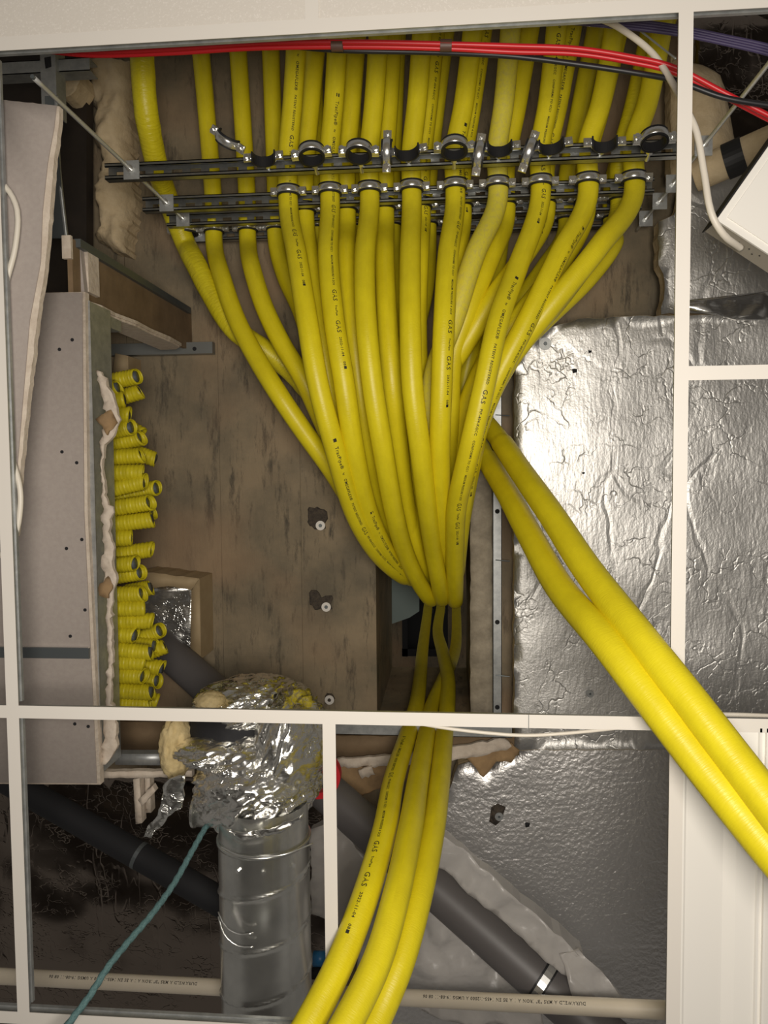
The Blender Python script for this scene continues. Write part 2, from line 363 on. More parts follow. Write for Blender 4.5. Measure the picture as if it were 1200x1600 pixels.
# white recessed panel at lower right: trough reflector
px0, px1 = xV3 + FW, at(1181, 1400, DC).x
pan = empty('reflector_tray', ((px0 + px1) / 2, (yT2 + YB_) / 2, zc), 'smooth white metal tray with a ribbed edge at lower right', 'ceiling tray')
prof = [(px0 - .008, .003), (px0 + .004, .003), (px0 + .008, .006), (px0 + .06, .013), (px1 - .055, .016), (px1 - .034, .008), (px1, .004), (px1 + .002, .0), (px1 + .006, 0), (px1 + .008, .006), (px1 + .013, .006), (px1 + .014, 0), (px1 + .018, 0), (px1 + .02, .008), (px1 + .12, .03), (px1 + .3, .03)]
y0_, y1_ = yT2 + FW * .4, YB_
vs = []; fs = []
for i, (x, h) in enumerate(prof):
    vs += [(x, y0_, zc + h), (x, y1_, zc + h), (x, y0_, zc + .06), (x, y1_, zc + .06)]
def seg(i0, i1, nm):
    v = []; f = []
    for i in range(i0, i1 + 1):
        x, h = prof[i]; v += [(x, y0_, zc + h), (x, y1_, zc + h), (x, y0_, zc + .05), (x, y1_, zc + .05)]
    for k in range(i1 - i0):
        a, b = 4 * k, 4 * k + 4
        f += [(a, a + 1, b + 1, b), (a + 2, b + 2, b + 3, a + 3), (a, b, b + 2, a + 2), (a + 1, a + 3, b + 3, b + 1)]
    n = 4 * (i1 - i0); f += [(0, 2, 3, 1), (n, n + 1, n + 3, n + 2)]
    return build(nm, v, f, M['panel'], pan)
seg(0, 6, 'reflector'); seg(6, 13, 'ribbed_edge'); seg(13, 15, 'side_tray')

# ------------------------------------------------------------------ foil boards
def board(name, pts, d, thick, m, label, cat='insulation board', amp=.003, rag=1.2, core=M['foam'], sc=5, step=.035):
    o = sheet(name, ragged(pts, rag, 12, len(pts)), d, .004, m, None, step, lambda x, y, e: amp * fbm(x, y, sc, d) + (.004 * max(0, 1 - e / .015)))
    ins = sheet('foam_core', ragged(pts, rag, 12, len(pts)), d + .022, thick - .02, core, o)
    return tag(o, label, cat)
board('foil_insulation_board', [(803, 640), (806, 575), (822, 538), (860, 512), (905, 498), (985, 494), (1330, 489), (1330, 1172), (804, 1172)], 2.45, .08, M['foil'], 'large silver foil insulation board with a cut corner right of the yellow pipes', amp=.005)
board('foil_insulation_board', [(1030, 345), (1054, 336), (1075, 268), (1330, 258), (1330, 487), (1034, 491), (1040, 440), (1028, 400)], 2.46, .08, M['foil'], 'crinkled foil board at upper right behind the white box', amp=.007, rag=2.5)
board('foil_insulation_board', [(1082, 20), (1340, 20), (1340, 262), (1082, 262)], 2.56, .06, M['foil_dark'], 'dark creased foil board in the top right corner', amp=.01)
board('foil_insulation_board', [(716, 1196), (740, 1190), (760, 1210), (778, 1188), (812, 1180), (815, 1140), (1330, 1140), (1330, 1720), (560, 1720), (560, 1400), (690, 1260), (706, 1225)], 2.50, .08, M['foil_fine'], 'grainy silver foil board at lower right beside the bottom yellow pipes', amp=.003, rag=1.5)
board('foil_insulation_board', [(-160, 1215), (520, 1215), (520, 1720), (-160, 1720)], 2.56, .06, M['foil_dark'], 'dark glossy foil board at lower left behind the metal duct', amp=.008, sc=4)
# foil tape strip
tp = sheet('foil_tape', [(1068, 470), (1200, 456), (1330, 448), (1330, 488), (1200, 500), (1150, 500), (1118, 492), (1068, 482)], 2.435, .008, M['tape'], None, .015, lambda x, y, e: .012 * fbm(x, y, 10, 3)); tag(tp, 'peeling silver foil tape strip across the foil right of the right-hand bar', 'tape')
def washer(px, py, d, r, label, big=True, m=M['galv']):
    c = at(px, py, d); o = empty('fixing_washer', c, label, 'washer')
    MB().ring((0, 0, 0), r * .45, r, .003, M=Matrix.Translation(c) @ Matrix.Rotation(math.pi / 2, 4, 'X')).build('disc', m, o)
    MB().ring((0, 0, 0), r * .3, r * .55, .006, M=Matrix.Translation(c) @ Matrix.Rotation(math.pi / 2, 4, 'X')).build('hub', m, o)
    MB().cyl(c + Vector((0, 0, -.004)), c + Vector((0, 0, .02)), r * .28, 6).build('screw_head', M['greysteel'], o); return o
washer(852, 537, 2.441, .019, 'round metal fixing washer at the cut corner of the foil board')
washer(922, 1084, 2.441, .012, 'small fixing washer sunk in the foil above the crossing bar')
washer(780, 1276, 2.494, .014, 'fixing washer in the lower foil board beside a dent')
sheet('dent', ragged([(768, 1262), (778, 1256), (790, 1262), (786, 1280), (774, 1290), (764, 1284)], 1.5, 8, 3), 2.4955, .004, M['rust'], bpy.data.objects['fixing_washer.002'])
for k, (px, py, s) in enumerate([(898, 579, 4), (922, 549, 2.5), (824, 1289, 4), (912, 739, 2)]):
    q = sheet('puncture', ragged([(px - s, py - s * .7), (px + s, py - s * .6), (px + s * .8, py + s * .7), (px - s * .7, py + s)], .8, 4, k), 2.447 if py < 1200 else 2.4965, .004, M['black'])
    tag(q, ['dark square puncture in the foil left of the right-hand bar', 'small puncture in the foil near its cut corner', 'dark puncture in the lower foil board', 'tiny puncture in the foil at mid height'][k], 'hole')

# ------------------------------------------------------------------ strut rails on threaded rods
RX0, RX1 = at(167, 257, 2.0).x, at(1075, 250, 2.0).x
RY = at(600, 253, 2.0).y
RD = [1.985, 2.235, 2.375, 2.535]
def rail(d, label, x0, x1):
    z = CAM.z + d; h = .0205; o = empty('strut_rail', ((x0 + x1) / 2, RY, z + .02), label, 'strut rail', 'slotted strut rails of the pipe rack')
    b = MB(); H = .026; t = .0022
    for s in (-1, 1):
        b.box((x0, RY + s * h - (t if s > 0 else 0), z), (x1, RY + s * h + (0 if s > 0 else t), z + H))          # side
        a0, a1 = sorted((RY + s * h, RY + s * (h - .0095))); b.box((x0, a0, z), (x1, a1, z + t))                   # lip
        a0, a1 = sorted((RY + s * (h - .0095), RY + s * (h - .0095 + t))); b.box((x0, a0, z), (x1, a1, z + .006))
    b.build('channel', M['railsteel'], o)
    b = MB(); zz = z + H
    for s in (-1, 1):
        a0, a1 = sorted((RY + s * h, RY + s * .0065)); b.box((x0, a0, zz - t), (x1, a1, zz))
    x = x0; p = .05
    while x < x1:
        b.box((x, RY - .0065, zz - t), (min(x + p - .028, x1), RY + .0065, zz)); x += p
    b.build('slotted_back', M['railsteel'], o)
    return o
for d, l, a, b_ in zip(RD, ['lowest slotted strut rail, nearest, carrying the empty open clamps', 'second slotted strut rail with nine clamped yellow pipes', 'third slotted strut rail behind the front row of pipes', 'topmost slotted strut rail closest to the concrete'], (0, .0, .02, .035), (0, .02, .02, .02)):
    rail(d, l, RX0 + a, RX1 - b_)
def rod(x, label, tip):
    o = empty('threaded_rod', (x, RY, CAM.z + 2.1), label, 'threaded rod', 'threaded rods of the pipe rack')
    tube('shank', [(x, RY, CAM.z + tip), (x, RY, zs)], .005, M['rod'], o, 10)
    MB().cyl((x, RY, CAM.z + tip - .006), (x, RY, CAM.z + tip), .0045, 8).build('cut_tip', M['greysteel'], o)
    for d in RD:
        MB().cyl((x, RY, CAM.z + d - .014), (x, RY, CAM.z + d - .003), .0095, 6).build('hex_nut', M['zinc'], o)
        MB().box((x - .021, RY - .024, CAM.z + d - .003), (x + .021, RY + .024, CAM.z + d)).build('square_washer', M['galv'], o)
rod(at(207, 267, 1.99).x, 'long threaded rod hanging at the left end of the rails', 1.51)
rod(at(1098, 222, 1.99).x, 'long threaded rod hanging at the right end of the rails', 1.40)

# ------------------------------------------------------------------ pipe clamps
def dome(ri, w, h, a0=0, a1=2 * math.pi, n=32):
    """band about the y axis with a rounded outer face"""
    prof = [(ri, -w / 2), (ri + .0016, -w / 2)] + [(ri + .0016 + h * math.cos(t), w / 2 * math.sin(t)) for t in (-1.1, -.6, 0, .6, 1.1)] + [(ri + .0016, w / 2), (ri, w / 2)]
    full = abs(a1 - a0 - 2 * math.pi) < 1e-4; m = n if full else n + 1; P = len(prof); v = []; f = []
    for k in range(m):
        th = a0 + (a1 - a0) * k / n
        for r, y in prof: v.append((r * math.cos(th), y, r * math.sin(th)))
    for k in range(n):
        a = P * k; b = P * ((k + 1) % m)
        for q in range(P): f.append((a + q, b + q, b + (q + 1) % P, a + (q + 1) % P))
    if not full: f += [tuple(range(P)), tuple(range(P * n + P - 1, P * n - 1, -1))]
    return v, f
ms_band = mesh('band', *dome(.0304, .018, .0028), M['zinc'], True)
ms_lin = MB().ring((0, 0, 0), .0272, .0304, .026).ring((0, .0112, 0), .0290, .0330, .0036).ring((0, -.0112, 0), .0290, .0330, .0036).mesh('rubber_lining', M['rubber'], False)
ms_half = mesh('band_half', *dome(.0304, .018, .0028, 0, math.pi, 18), M['zinc'], True)
ms_hlin = MB().ring((0, 0, 0), .0265, .0304, .027, -.05, math.pi + .05, 16).mesh('rubber_lining', M['rubber'])
ms_ear = MB().box((-.009, -.010, -.0032), (.009, .010, .0032)).mesh('ear', M['zinc'])
ms_bolt = MB().cyl((0, 0, -.013), (0, 0, .008), .0042, 8).cyl((0, 0, -.016), (0, 0, -.010), .0065, 6).mesh('bolt', M['zinc'])
ms_boss = MB().cyl((0, 0, .033), (0, 0, .048), .0085, 6).cyl((0, 0, .046), (0, 0, .075), .005, 8).mesh('boss', M['zinc'])
def inst(name, me, parent, loc=(0, 0, 0), rot=(0, 0, 0), sc=1):
    o = bpy.data.objects.new(name, me); COL.objects.link(o); o.parent = parent; o.location = loc; o.rotation_euler = rot; o.scale = (sc,) * 3; return o
ORD = ['first', 'second', 'third', 'fourth', 'fifth', 'sixth', 'seventh', 'eighth', 'ninth', 'tenth', 'eleventh', 'twelfth', 'thirteenth']
def clamp(c, kind, label, group, rz=0, ry=0, rx=0):
    o = empty('pipe_clamp', c, label, 'pipe clamp', group); o.rotation_euler = (rx, ry, rz)
    if kind == 'ring':
        inst('band', ms_band, o); inst('rubber_lining', ms_lin, o)
        for s in (-1, 1):
            inst('ear', ms_ear, o, (s * .041, 0, .0038)); e = inst('ear', ms_ear, o, (s * .041, 0, -.0038)); inst('bolt', ms_bolt, e, (s * .001, 0, .0038))
    else:
        inst('band_half', ms_half, o); inst('rubber_lining', ms_hlin, o)
        for s in (-1, 1):
            e = inst('ear', ms_ear, o, (s * .041, 0, .0035)); inst('bolt', ms_bolt, e, (s * .001, 0, .0025), sc=.8)
    inst('boss', ms_boss, o)
    return o
def cat(px, d_rail):
    """clamp centre below a rail at an image column"""
    p = at(px, 250, d_rail - .055); return Vector((p.x, RY, CAM.z + d_rail - .055))
for i, (px, k) in enumerate([(411, 'half'), (487, 'ring'), (561, 'ring'), (636, 'half'), (710, 'ring'), (781, 'half'), (862, 'half'), (945, 'half'), (1022, 'ring')]):
    clamp(cat(px, RD[0]), k, ('closed empty steel clamp' if k == 'ring' else 'open half clamp with black rubber') + ' on the nearest rail, %s from left' % ORD[i], 'empty clamps on the nearest rail', rz=random.uniform(-.12, .12) + (.1 if i == 8 else 0), rx=-.30 if k == 'ring' else -.16)
def strap(px, py, d, ang, tilt, label):
    o = empty('clamp_strap', at(px, py, d), label, 'clamp strap', 'loose clamp halves')
    o.rotation_euler = (tilt, 0, ang)
    inst('band_half', ms_half, o, rot=(math.pi, 0, 0)); inst('rubber_lining', ms_hlin, o, rot=(math.pi, 0, 0), sc=.99)
    for s in (-1, 1): inst('ear', ms_ear, o, (s * .041, 0, -.0035))
    inst('bolt', ms_bolt, o, (.042, 0, -.004)); inst('bolt', ms_bolt, o, (-.042, 0, -.004), sc=.8)
strap(605, 238, 1.93, math.radians(92), 0, 'loose shiny clamp half hanging between third and fourth empty clamps')
strap(748, 243, 1.93, math.radians(99), 0, 'loose shiny clamp half hanging right of the fifth empty clamp')
strap(826, 238, 1.93, math.radians(110), 0, 'tilted loose clamp half left of the seventh empty clamp')
strap(357, 218, 1.93, math.radians(36), .5, 'detached bent clamp half with a square hole tab at the left')

# ------------------------------------------------------------------ yellow gas pipes
def glyphs(txt, size):
    cu = bpy.data.curves.new('t', 'FONT'); cu.body = txt; cu.size = size; cu.resolution_u = 2; cu.offset = .00022; cu.space_character = 1.15
    o = bpy.data.objects.new('t', cu); COL.objects.link(o)
    dg = bpy.context.evaluated_depsgraph_get(); me = o.evaluated_get(dg).to_mesh()
    vs = [(v.co.x, v.co.y) for v in me.vertices]; fs = [tuple(p.vertices) for p in me.polygons]
    wd = max((v[0] for v in vs), default=0)
    o.evaluated_get(dg).to_mesh_clear(); bpy.data.objects.remove(o); bpy.data.curves.remove(cu)
    return vs, fs, wd
def textline(parts, gap=.012):
    V = []; Fc = []; x = 0
    for t, s in parts:
        v, f, wd = glyphs(t, s); n = len(V)
        V += [(a + x, b - s * .35) for a, b in v]; Fc += [tuple(i + n for i in q) for q in f]; x += wd + gap
    return V, Fc, x
TL = textline([('\u25a0', .012), ('TracPipe\u00ae', .013), ('by', .007), ('OMEGAFLEX\u00ae', .011), ('PATENT REGISTERED', .009), ('GAS', .0165), ('PIP-404-KGCC', .009), ('CONFORMS TO ICC1', .008), ('MEDIUM PRESSURE 4 2CX', .0075), ('GAS', .0165), ('TracPipe', .007), ('GAS', .0165), ('2022-11-04', .009), ('08\u25a0', .009)])
def print_on(pipe, path, r, s0, phi, line, flip=False, m=None):
    V, Fc, wd = line; T, _ = frames(path); L = [0]
    for p, q in zip(path, path[1:]): L.append(L[-1] + (q - p).length)
    tot = L[-1]; step = tot / (len(path) - 1)
    import bisect
    def place(x, y):
        s = s0 + (-x if flip else x); i = min(max(bisect.bisect(L, s) - 1, 0), len(L) - 2); t = (s - L[i]) / (L[i + 1] - L[i])
        c = path[i].lerp(path[i + 1], t); tt = T[i].lerp(T[i + 1], t).normalized()
        n = CAM - c; n = (n - tt * n.dot(tt)).normalized(); b = tt.cross(n)
        a = phi - (-y if flip else y) / r
        return c + (n * math.cos(a) + b * math.sin(a)) * (r * 1.006)
    keep = [f for f in Fc if all(0.002 < s0 + (-V[i][0] if flip else V[i][0]) < tot - .002 for i in f)]
    if not keep: return
    used = sorted({i for f in keep for i in f}); idx = {u: k for k, u in enumerate(used)}
    build('printed_lettering', [place(*V[i]) for i in used], [tuple(idx[i] for i in f) for f in keep], m or M['ink'], pipe)
NP = 0
def gas_pipe(P, label, cuff=None, r=.0278, m='yellow', text=None, group='yellow gas pipes of the rack', rad=None, world=(), step=.014):
    pts = [at(*p) for p in P] + [Vector(q) for q in world]
    path = spline(pts, step)
    if cuff:                       # the outer sleeve starts here
        cpt = at(*cuff); ic = min(range(len(path)), key=lambda i: (path[i] - cpt).length); L0 = sum((path[i + 1] - path[i]).length for i in range(ic))
        rad = lambda L, th, r: r * (.90 if L < L0 + .012 * math.cos(th) else 1)
    vs, fs, uv = sweep(path, r, 20, rad)
    ph = random.random() * 3
    uv = [[(u, v + ph * 3) for u, v in q] for q in uv]
    o = build('gas_pipe', vs, fs, M[m], None, True, uv); tag(o, label, 'gas pipe', group)
    for t in (text or []): print_on(o, path, r, t[0], t[1], TL, len(t) > 2 and t[2])
    return o
def wrinkle(amp, f=60, seed=0):
    return lambda L, th, r: r * (1 + amp * max(0, noise.noise(Vector((L * f, math.cos(th) * .8, math.sin(th) * .8 + seed)))) * (.5 + .5 * math.sin(th * 2 + seed)))
def up(px, py, d=2.75, dx=0, dy=0):
    p = at(px, py, d); return [p + Vector((dx, dy, .28)), p + Vector((dx, dy, .9)), p + Vector((dx, dy, 2.0))]
d2, d3, d4 = RD[1] - .055, RD[2] - .055, RD[3] - .055
ytop = 20
def rack(px_c, dr, xtop, tail, label, **k):
    """pipe from behind the top bar, through its clamp, then along the tail"""
    c = cat(px_c, dr + .0); c.z = CAM.z + dr - .055
    dd = dr - .055; dtop = k.pop('dtop', dd); xm = k.pop('xmid', xtop + (px_c - xtop) * .55)
    q = lambda x, y: at(x, y, dtop)
    pts = [q(xtop + (xtop - px_c) * .55, -130), q(xtop, 20), at(xm, 160, dtop * .7 + dd * .3)] + [c + Vector((0, -.09, 0)), c + Vector((0, .05, 0))]
    pre = k.pop('pre', None)
    if pre: pts = [at(*p) for p in pre] + pts[-1:]
    pts += [at(*p) for p in tail]
    e = tail[-1]; ep = at(*e)
    pts += k.pop('world', None) or [ep + Vector((.005, .02, .25)), ep + Vector((.01, .0, .8)), ep + Vector((.01, .0, 1.6))]
    r = k.pop('r', .0278); m = k.pop('m', 'yellow'); rad = k.pop('rad', None); text = k.pop('text', None)
    path = spline(pts, .014); vs, fs, uv = sweep(path, r, 20, rad); ph = random.random() * 9
    uv = [[(u, v + ph) for u, v in z] for z in uv]
    o = build('gas_pipe', vs, fs, M[m], None, True, uv); tag(o, label, 'gas pipe', k.get('group', 'yellow gas pipes of the rack'))
    for t in (text or []): print_on(o, path, r, t[0], t[1], TL, len(t) > 2 and t[2])
    return o
# front row: clamped to the second rail
FR = [
 (450, 466, [(464, 400, 2.06), (480, 500, 1.97), (497, 600, 1.95), (523, 700, 2.0), (553, 800, 2.15), (588, 862, 2.32), (630, 900, 2.55)], dict(text=[(.28, -.25), (1.52, -.2)])),
 (515, 530, [(513, 400, 2.06), (522, 500, 1.98), (538, 600, 1.96), (553, 700, 2.02), (576, 800, 2.18), (606, 865, 2.36), (640, 902, 2.6)], dict(text=[(.48, -.35), (1.75, -.3)], rad=wrinkle(.03, 90, 1))),
 (577, 594, [(570, 400, 2.05), (572, 500, 1.96), (582, 600, 1.95), (598, 700, 2.0), (616, 800, 2.16), (632, 860, 2.34), (652, 905, 2.5), (672, 935, 2.68)], {}),
 (643, 662, [(641, 400, 2.05), (641, 500, 1.96), (644, 600, 1.95), (656, 700, 2.0), (668, 800, 2.16), (677, 860, 2.34), (686, 910, 2.5), (690, 935, 2.68)], {}),
 (711, 742, [(700, 400, 2.05), (694, 500, 1.97), (690, 600, 1.97), (687, 700, 2.03), (690, 800, 2.2), (694, 860, 2.4), (698, 900, 2.6)], dict(text=[(.55, -.62)])),
 (777, 800, [(741, 400, 2.09), (709, 500, 2.06), (678, 585, 2.10), (669, 680, 2.14), (672, 780, 2.28), (684, 850, 2.45), (694, 890, 2.62)], dict(m='yellow_pale')),
 (844, 872, [(808, 420, 2.06), (779, 500, 1.96), (757, 600, 1.93), (734, 700, 1.97), (714, 790, 2.12), (711, 860, 2.32), (711, 910, 2.5), (711, 938, 2.68)], dict(text=[(.0, -.3), (1.06, -.25)])),
 (918, 965, [(873, 400, 2.08), (824, 500, 2.03), (778, 590, 2.04), (750, 660, 2.10), (731, 740, 2.20), (720, 820, 2.36), (714, 890, 2.6)], dict(text=[(.86, -.75)])),
 (990, 1038, [(934, 388, 2.07), (855, 486, 2.05), (794, 566, 2.10), (754, 648, 2.18), (736, 730, 2.28), (722, 810, 2.44), (714, 880, 2.66)], {}),
]
for i, (c, t, tail, k) in enumerate(FR):
    extra = {0: 'with black print', 4: 'printed GAS along its right side', 5: 'with pale scuffs', 6: 'printed GAS down its face'}.get(i, 'running down to the hole')
    rack(c, RD[1], t, tail, 'yellow gas pipe in the front row, %s from left, %s' % (ORD[i], extra), **k)
    clamp(cat(c, RD[1]), 'ring', 'closed steel clamp on the second rail, %s from left' % ORD[i], 'clamps on the second rail')
# middle row: clamped to the third rail
MR = [
 (476, 498, [(487, 420, 2.22), (502, 520, 2.14), (517, 620, 2.14), (540, 720, 2.2), (575, 810, 2.36), (615, 880, 2.6)], {}),
 (541, 560, [(541, 400, 2.2), (551, 500, 2.12), (561, 600, 2.12), (574, 690, 2.18), (596, 790, 2.34), (640, 890, 2.6)], {}),
 (601, 616, [(601, 400, 2.2), (605, 500, 2.10), (613, 600, 2.08), (622, 690, 2.16), (634, 780, 2.3), (655, 870, 2.5), (675, 900, 2.68)], dict(rad=wrinkle(.03, 80, 2))),
 (658, 684, [(655, 400, 2.22), (652, 500, 2.2), (655, 600, 2.2), (665, 700, 2.24), (676, 800, 2.4), (688, 880, 2.66)], dict(text=[(.1, -.5)])),
 (722, 758, [(714, 400, 2.22), (704, 500, 2.2), (694, 620, 2.22), (690, 740, 2.3), (694, 860, 2.6)], dict(text=[(.0, -.5)])),
 (790, 832, [(768, 400, 2.2), (732, 485, 2.14), (708, 560, 2.16), (703, 660, 2.22), (700, 760, 2.36), (702, 870, 2.66)], {}),
 (852, 898, [(815, 405, 2.2), (768, 470, 2.15), (722, 545, 2.16), (676, 615, 2.22), (646, 700, 2.28), (641, 790, 2.34), (652, 860, 2.46), (676, 902, 2.68)], dict(text=[(.3, -.1)], rad=wrinkle(.04, 70, 4))),
 (915, 972, [(862, 430, 2.2), (800, 510, 2.16), (752, 580, 2.18), (722, 660, 2.24), (712, 760, 2.36), (708, 870, 2.66)], {}),
 (968, 1022, [(938, 380, 2.26), (866, 478, 2.22), (798, 554, 2.24), (752, 630, 2.28), (728, 720, 2.36), (718, 850, 2.66)], dict(m='yellow_wrink')),
]
for i, (c, t, tail, k) in enumerate(MR):
    rack(c, RD[2], t, tail, 'dimmer yellow gas pipe in the middle row, %s from left' % ORD[i], group='yellow gas pipes of the middle row', **k)
    clamp(cat(c, RD[2]), 'ring', 'closed steel clamp on the third rail, %s from left' % ORD[i], 'clamps on the third rail')
# back row: clamped to the topmost rail
BR = [
 (288, 220, [(302, 405, 2.42), (332, 462, 2.38), (368, 516, 2.36), (410, 545, 2.38), (455, 580, 2.42), (505, 640, 2.48), (560, 730, 2.52), (610, 830, 2.56), (650, 900, 2.7)], dict(r=.033, pre=[(212, -130, 2.15), (218, 20, 2.15), (222, 90, 2.15), (228, 170, 2.18), (243, 250, 2.28), (262, 310, 2.40)], m='yellow_wrink', rad=wrinkle(.10, 26, 5)), 'thick wrinkled yellow gas pipe, leftmost of all'),
 (332, 308, [(346, 430, 2.36), (370, 500, 2.28), (401, 560, 2.22), (438, 620, 2.18), (476, 676, 2.2), (515, 730, 2.24), (565, 810, 2.36), (615, 880, 2.6)], {}, 'yellow gas pipe second from the left, crossing over the wrinkled one'),
 (385, 368, [(394, 420, 2.36), (413, 480, 2.3), (442, 540, 2.26), (472, 590, 2.24), (500, 650, 2.26), (545, 750, 2.34), (600, 860, 2.6)], {}, 'yellow gas pipe third from the left, bending under the front row'),
 (430, 421, [(445, 430, 2.44), (472, 490, 2.38), (492, 560, 2.36), (520, 660, 2.38), (560, 770, 2.46), (620, 880, 2.68)], {}, 'dark olive gas pipe in the back row, left of the first front pipe'),
 (494, 488, [(500, 430, 2.44), (512, 520, 2.4), (535, 640, 2.42), (580, 770, 2.48), (640, 890, 2.68)], {}, 'dark olive gas pipe in the back row behind the second front pipe'),
 (552, 548, [(556, 450, 2.42), (566, 560, 2.4), (590, 700, 2.44), (640, 860, 2.66)], {}, 'dark olive gas pipe in the back row behind the third front pipe'),
 (612, 622, [(615, 450, 2.4), (613, 560, 2.4), (625, 640, 2.42), (648, 760, 2.48), (670, 880, 2.7)], {}, 'dark olive gas pipe in the back row left of the fourth front pipe'),
 (668, 700, [(664, 450, 2.4), (640, 560, 2.4), (632, 650, 2.42), (650, 760, 2.48), (680, 880, 2.7)], {}, 'dark olive gas pipe in the back row behind the fourth front pipe'),
 (782, 815, [(770, 440, 2.42), (738, 540, 2.42), (715, 660, 2.46), (700, 800, 2.56), (698, 880, 2.7)], {}, 'dark olive gas pipe in the back row behind the scuffed front pipe'),
 (885, 936, [(850, 420, 2.42), (800, 490, 2.4), (745, 590, 2.42), (715, 720, 2.48), (705, 870, 2.7)], {}, 'dark olive gas pipe in the back row behind the eighth front pipe'),
 (958, 1046, [(958, 382, 2.40), (918, 436, 2.36), (846, 506, 2.32), (782, 572, 2.34), (742, 652, 2.38), (725, 760, 2.46), (714, 870, 2.7)], {}, 'yellow gas pipe at the far right of the back row, bulging past the others'),
]
for i, (c, t, tail, k, l) in enumerate(BR):
    rack(c, RD[3], t, tail, l, group='yellow gas pipes of the back row', **k)
    o = clamp(cat(c, RD[3]), 'ring', 'closed steel clamp on the topmost rail, %s from left' % ORD[i], 'clamps on the topmost rail')
    if i == 0: o.scale = (1.2, 1.2, 1.2)
# the trio that drops out of the shaft to the bottom of the view
TRI = [
 ([(671, 905, 6.2), (669, 945, 5.0), (661, 1010, 3.8), (651, 1100, 2.72), (637, 1150, 2.35), (615, 1220, 1.95), (600, 1300, 1.68), (571, 1400, 1.5), (533, 1500, 1.4), (488, 1590, 1.32), (430, 1690, 1.24)], 'yellow gas pipe dropping from the shaft, leftmost of the lower trio'),
 ([(712, 900, 6.2), (713, 950, 4.8), (712, 1010, 3.9), (694, 1060, 3.1), (675, 1105, 2.72), (666, 1150, 2.35), (653, 1220, 1.95), (640, 1300, 1.66), (619, 1400, 1.47), (590, 1500, 1.36), (547, 1590, 1.28), (490, 1690, 1.2)], 'yellow gas pipe dropping from the shaft, middle of the lower trio'),
 ([(690, 900, 6.2), (689, 945, 4.9), (684, 985, 4.1), (692, 1020, 3.4), (700, 1060, 3.0), (699, 1105, 2.66), (694, 1150, 2.36), (687, 1220, 2.0), (676, 1300, 1.74), (655, 1400, 1.55), (627, 1500, 1.44), (590, 1590, 1.37), (540, 1690, 1.28)], 'yellow gas pipe dropping from the shaft, rightmost of the lower trio'),
]
for P, l in TRI:
    gas_pipe(P, l, group='lower trio of yellow gas pipes', rad=wrinkle(.015, 90, 3), text=[(3.95, .35)] if 'leftmost' in l else None)
for px, py, dd, l in ((669, 950, 4.9, 'leftmost'), (689, 950, 4.85, 'middle')):
    c = at(px, py + 4, dd); o = MB().ring((0, 0, 0), .0285, .033, .018, M=Matrix.Translation(c) @ Matrix.Rotation(math.pi / 2, 4, 'X')).build('cable_tie', M['rubber']); tag(o, 'black cable tie around the %s pipe deep in the shaft' % l, 'cable tie')
# the pair that leaves to the right below the ceiling
PAIR = [
 ([(705, 664, 3.3), (714, 644, 2.8), (740, 643, 2.5), (775, 680, 2.3), (815, 738, 2.05), (862, 805, 1.82), (918, 890, 1.62), (1003, 1000, 1.42), (1078, 1095, 1.33), (1147, 1185, 1.27), (1230, 1292, 1.2), (1340, 1430, 1.12)], 'thick yellow gas pipe crossing to the right edge, upper of the pair'),
 ([(705, 700, 3.4), (712, 670, 2.8), (736, 676, 2.56), (763, 722, 2.36), (795, 775, 2.12), (830, 840, 1.88), (876, 920, 1.66), (948, 1005, 1.45), (1022, 1100, 1.36), (1092, 1190, 1.3), (1180, 1300, 1.23), (1290, 1430, 1.15)], 'thick yellow gas pipe crossing to the right edge, lower of the pair'),
]
for P, l in PAIR: gas_pipe(P, l, cuff=(785, 690, 2.25) if 'upper' in l else (765, 712, 2.4), r=.0315, group='pair of yellow gas pipes crossing to the right')

# ------------------------------------------------------------------ shaft contents and slab details
gp = sheet('grey_sheet', [(612, 905), (655, 905), (655, 955), (640, 965), (612, 975)], 3.45, .01, M['sheetgrey'], smooth=False); tag(gp, 'pale blue-grey sheet glimpsed high in the shaft', 'sheet')
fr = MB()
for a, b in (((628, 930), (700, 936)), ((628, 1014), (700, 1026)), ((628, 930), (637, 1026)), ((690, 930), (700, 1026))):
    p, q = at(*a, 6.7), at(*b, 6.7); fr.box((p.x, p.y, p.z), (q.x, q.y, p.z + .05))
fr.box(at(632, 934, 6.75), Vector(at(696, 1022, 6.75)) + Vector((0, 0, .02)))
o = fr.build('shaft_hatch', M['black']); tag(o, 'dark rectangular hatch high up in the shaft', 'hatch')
ol = [(775, 560), (777, 800), (778, 1118)]
def track(x0, x1, y0, y1, d, h, label, name='steel_track', m=M['galv']):
    z = CAM.z + d; o = empty(name, ((x0 + x1) / 2, (y0 + y1) / 2, z), label, 'steel track')
    MB().box((x0, y0, z), (x1, y1, z + .002)).build('web', m, o)
    if x1 - x0 > y1 - y0:
        MB().box((x0, y0, z), (x1, y0 + .002, z + h)).build('flange', m, o); MB().box((x0, y1 - .002, z), (x1, y1, z + h)).build('flange', m, o)
    else:
        MB().box((x0, y0, z), (x0 + .002, y1, z + h)).build('flange', m, o); MB().box((x1 - .002, y0, z), (x1, y1, z + h)).build('flange', m, o)
    return o
dT = 2.60
xa, xb = at(770, 900, dT).x, at(784, 900, dT).x
tk = track(xa, xb, at(777, 560, dT).y, at(777, 1128, dT).y, dT, .05, 'long galvanised steel track between the concrete edge and foil board')
for py in (799, 972, 1105):
    c = at(777, py, dT); MB().cyl(c + Vector((0, 0, -.002)), c + Vector((0, 0, .001)), .008, 12).build('screw_hole', M['black'], tk)
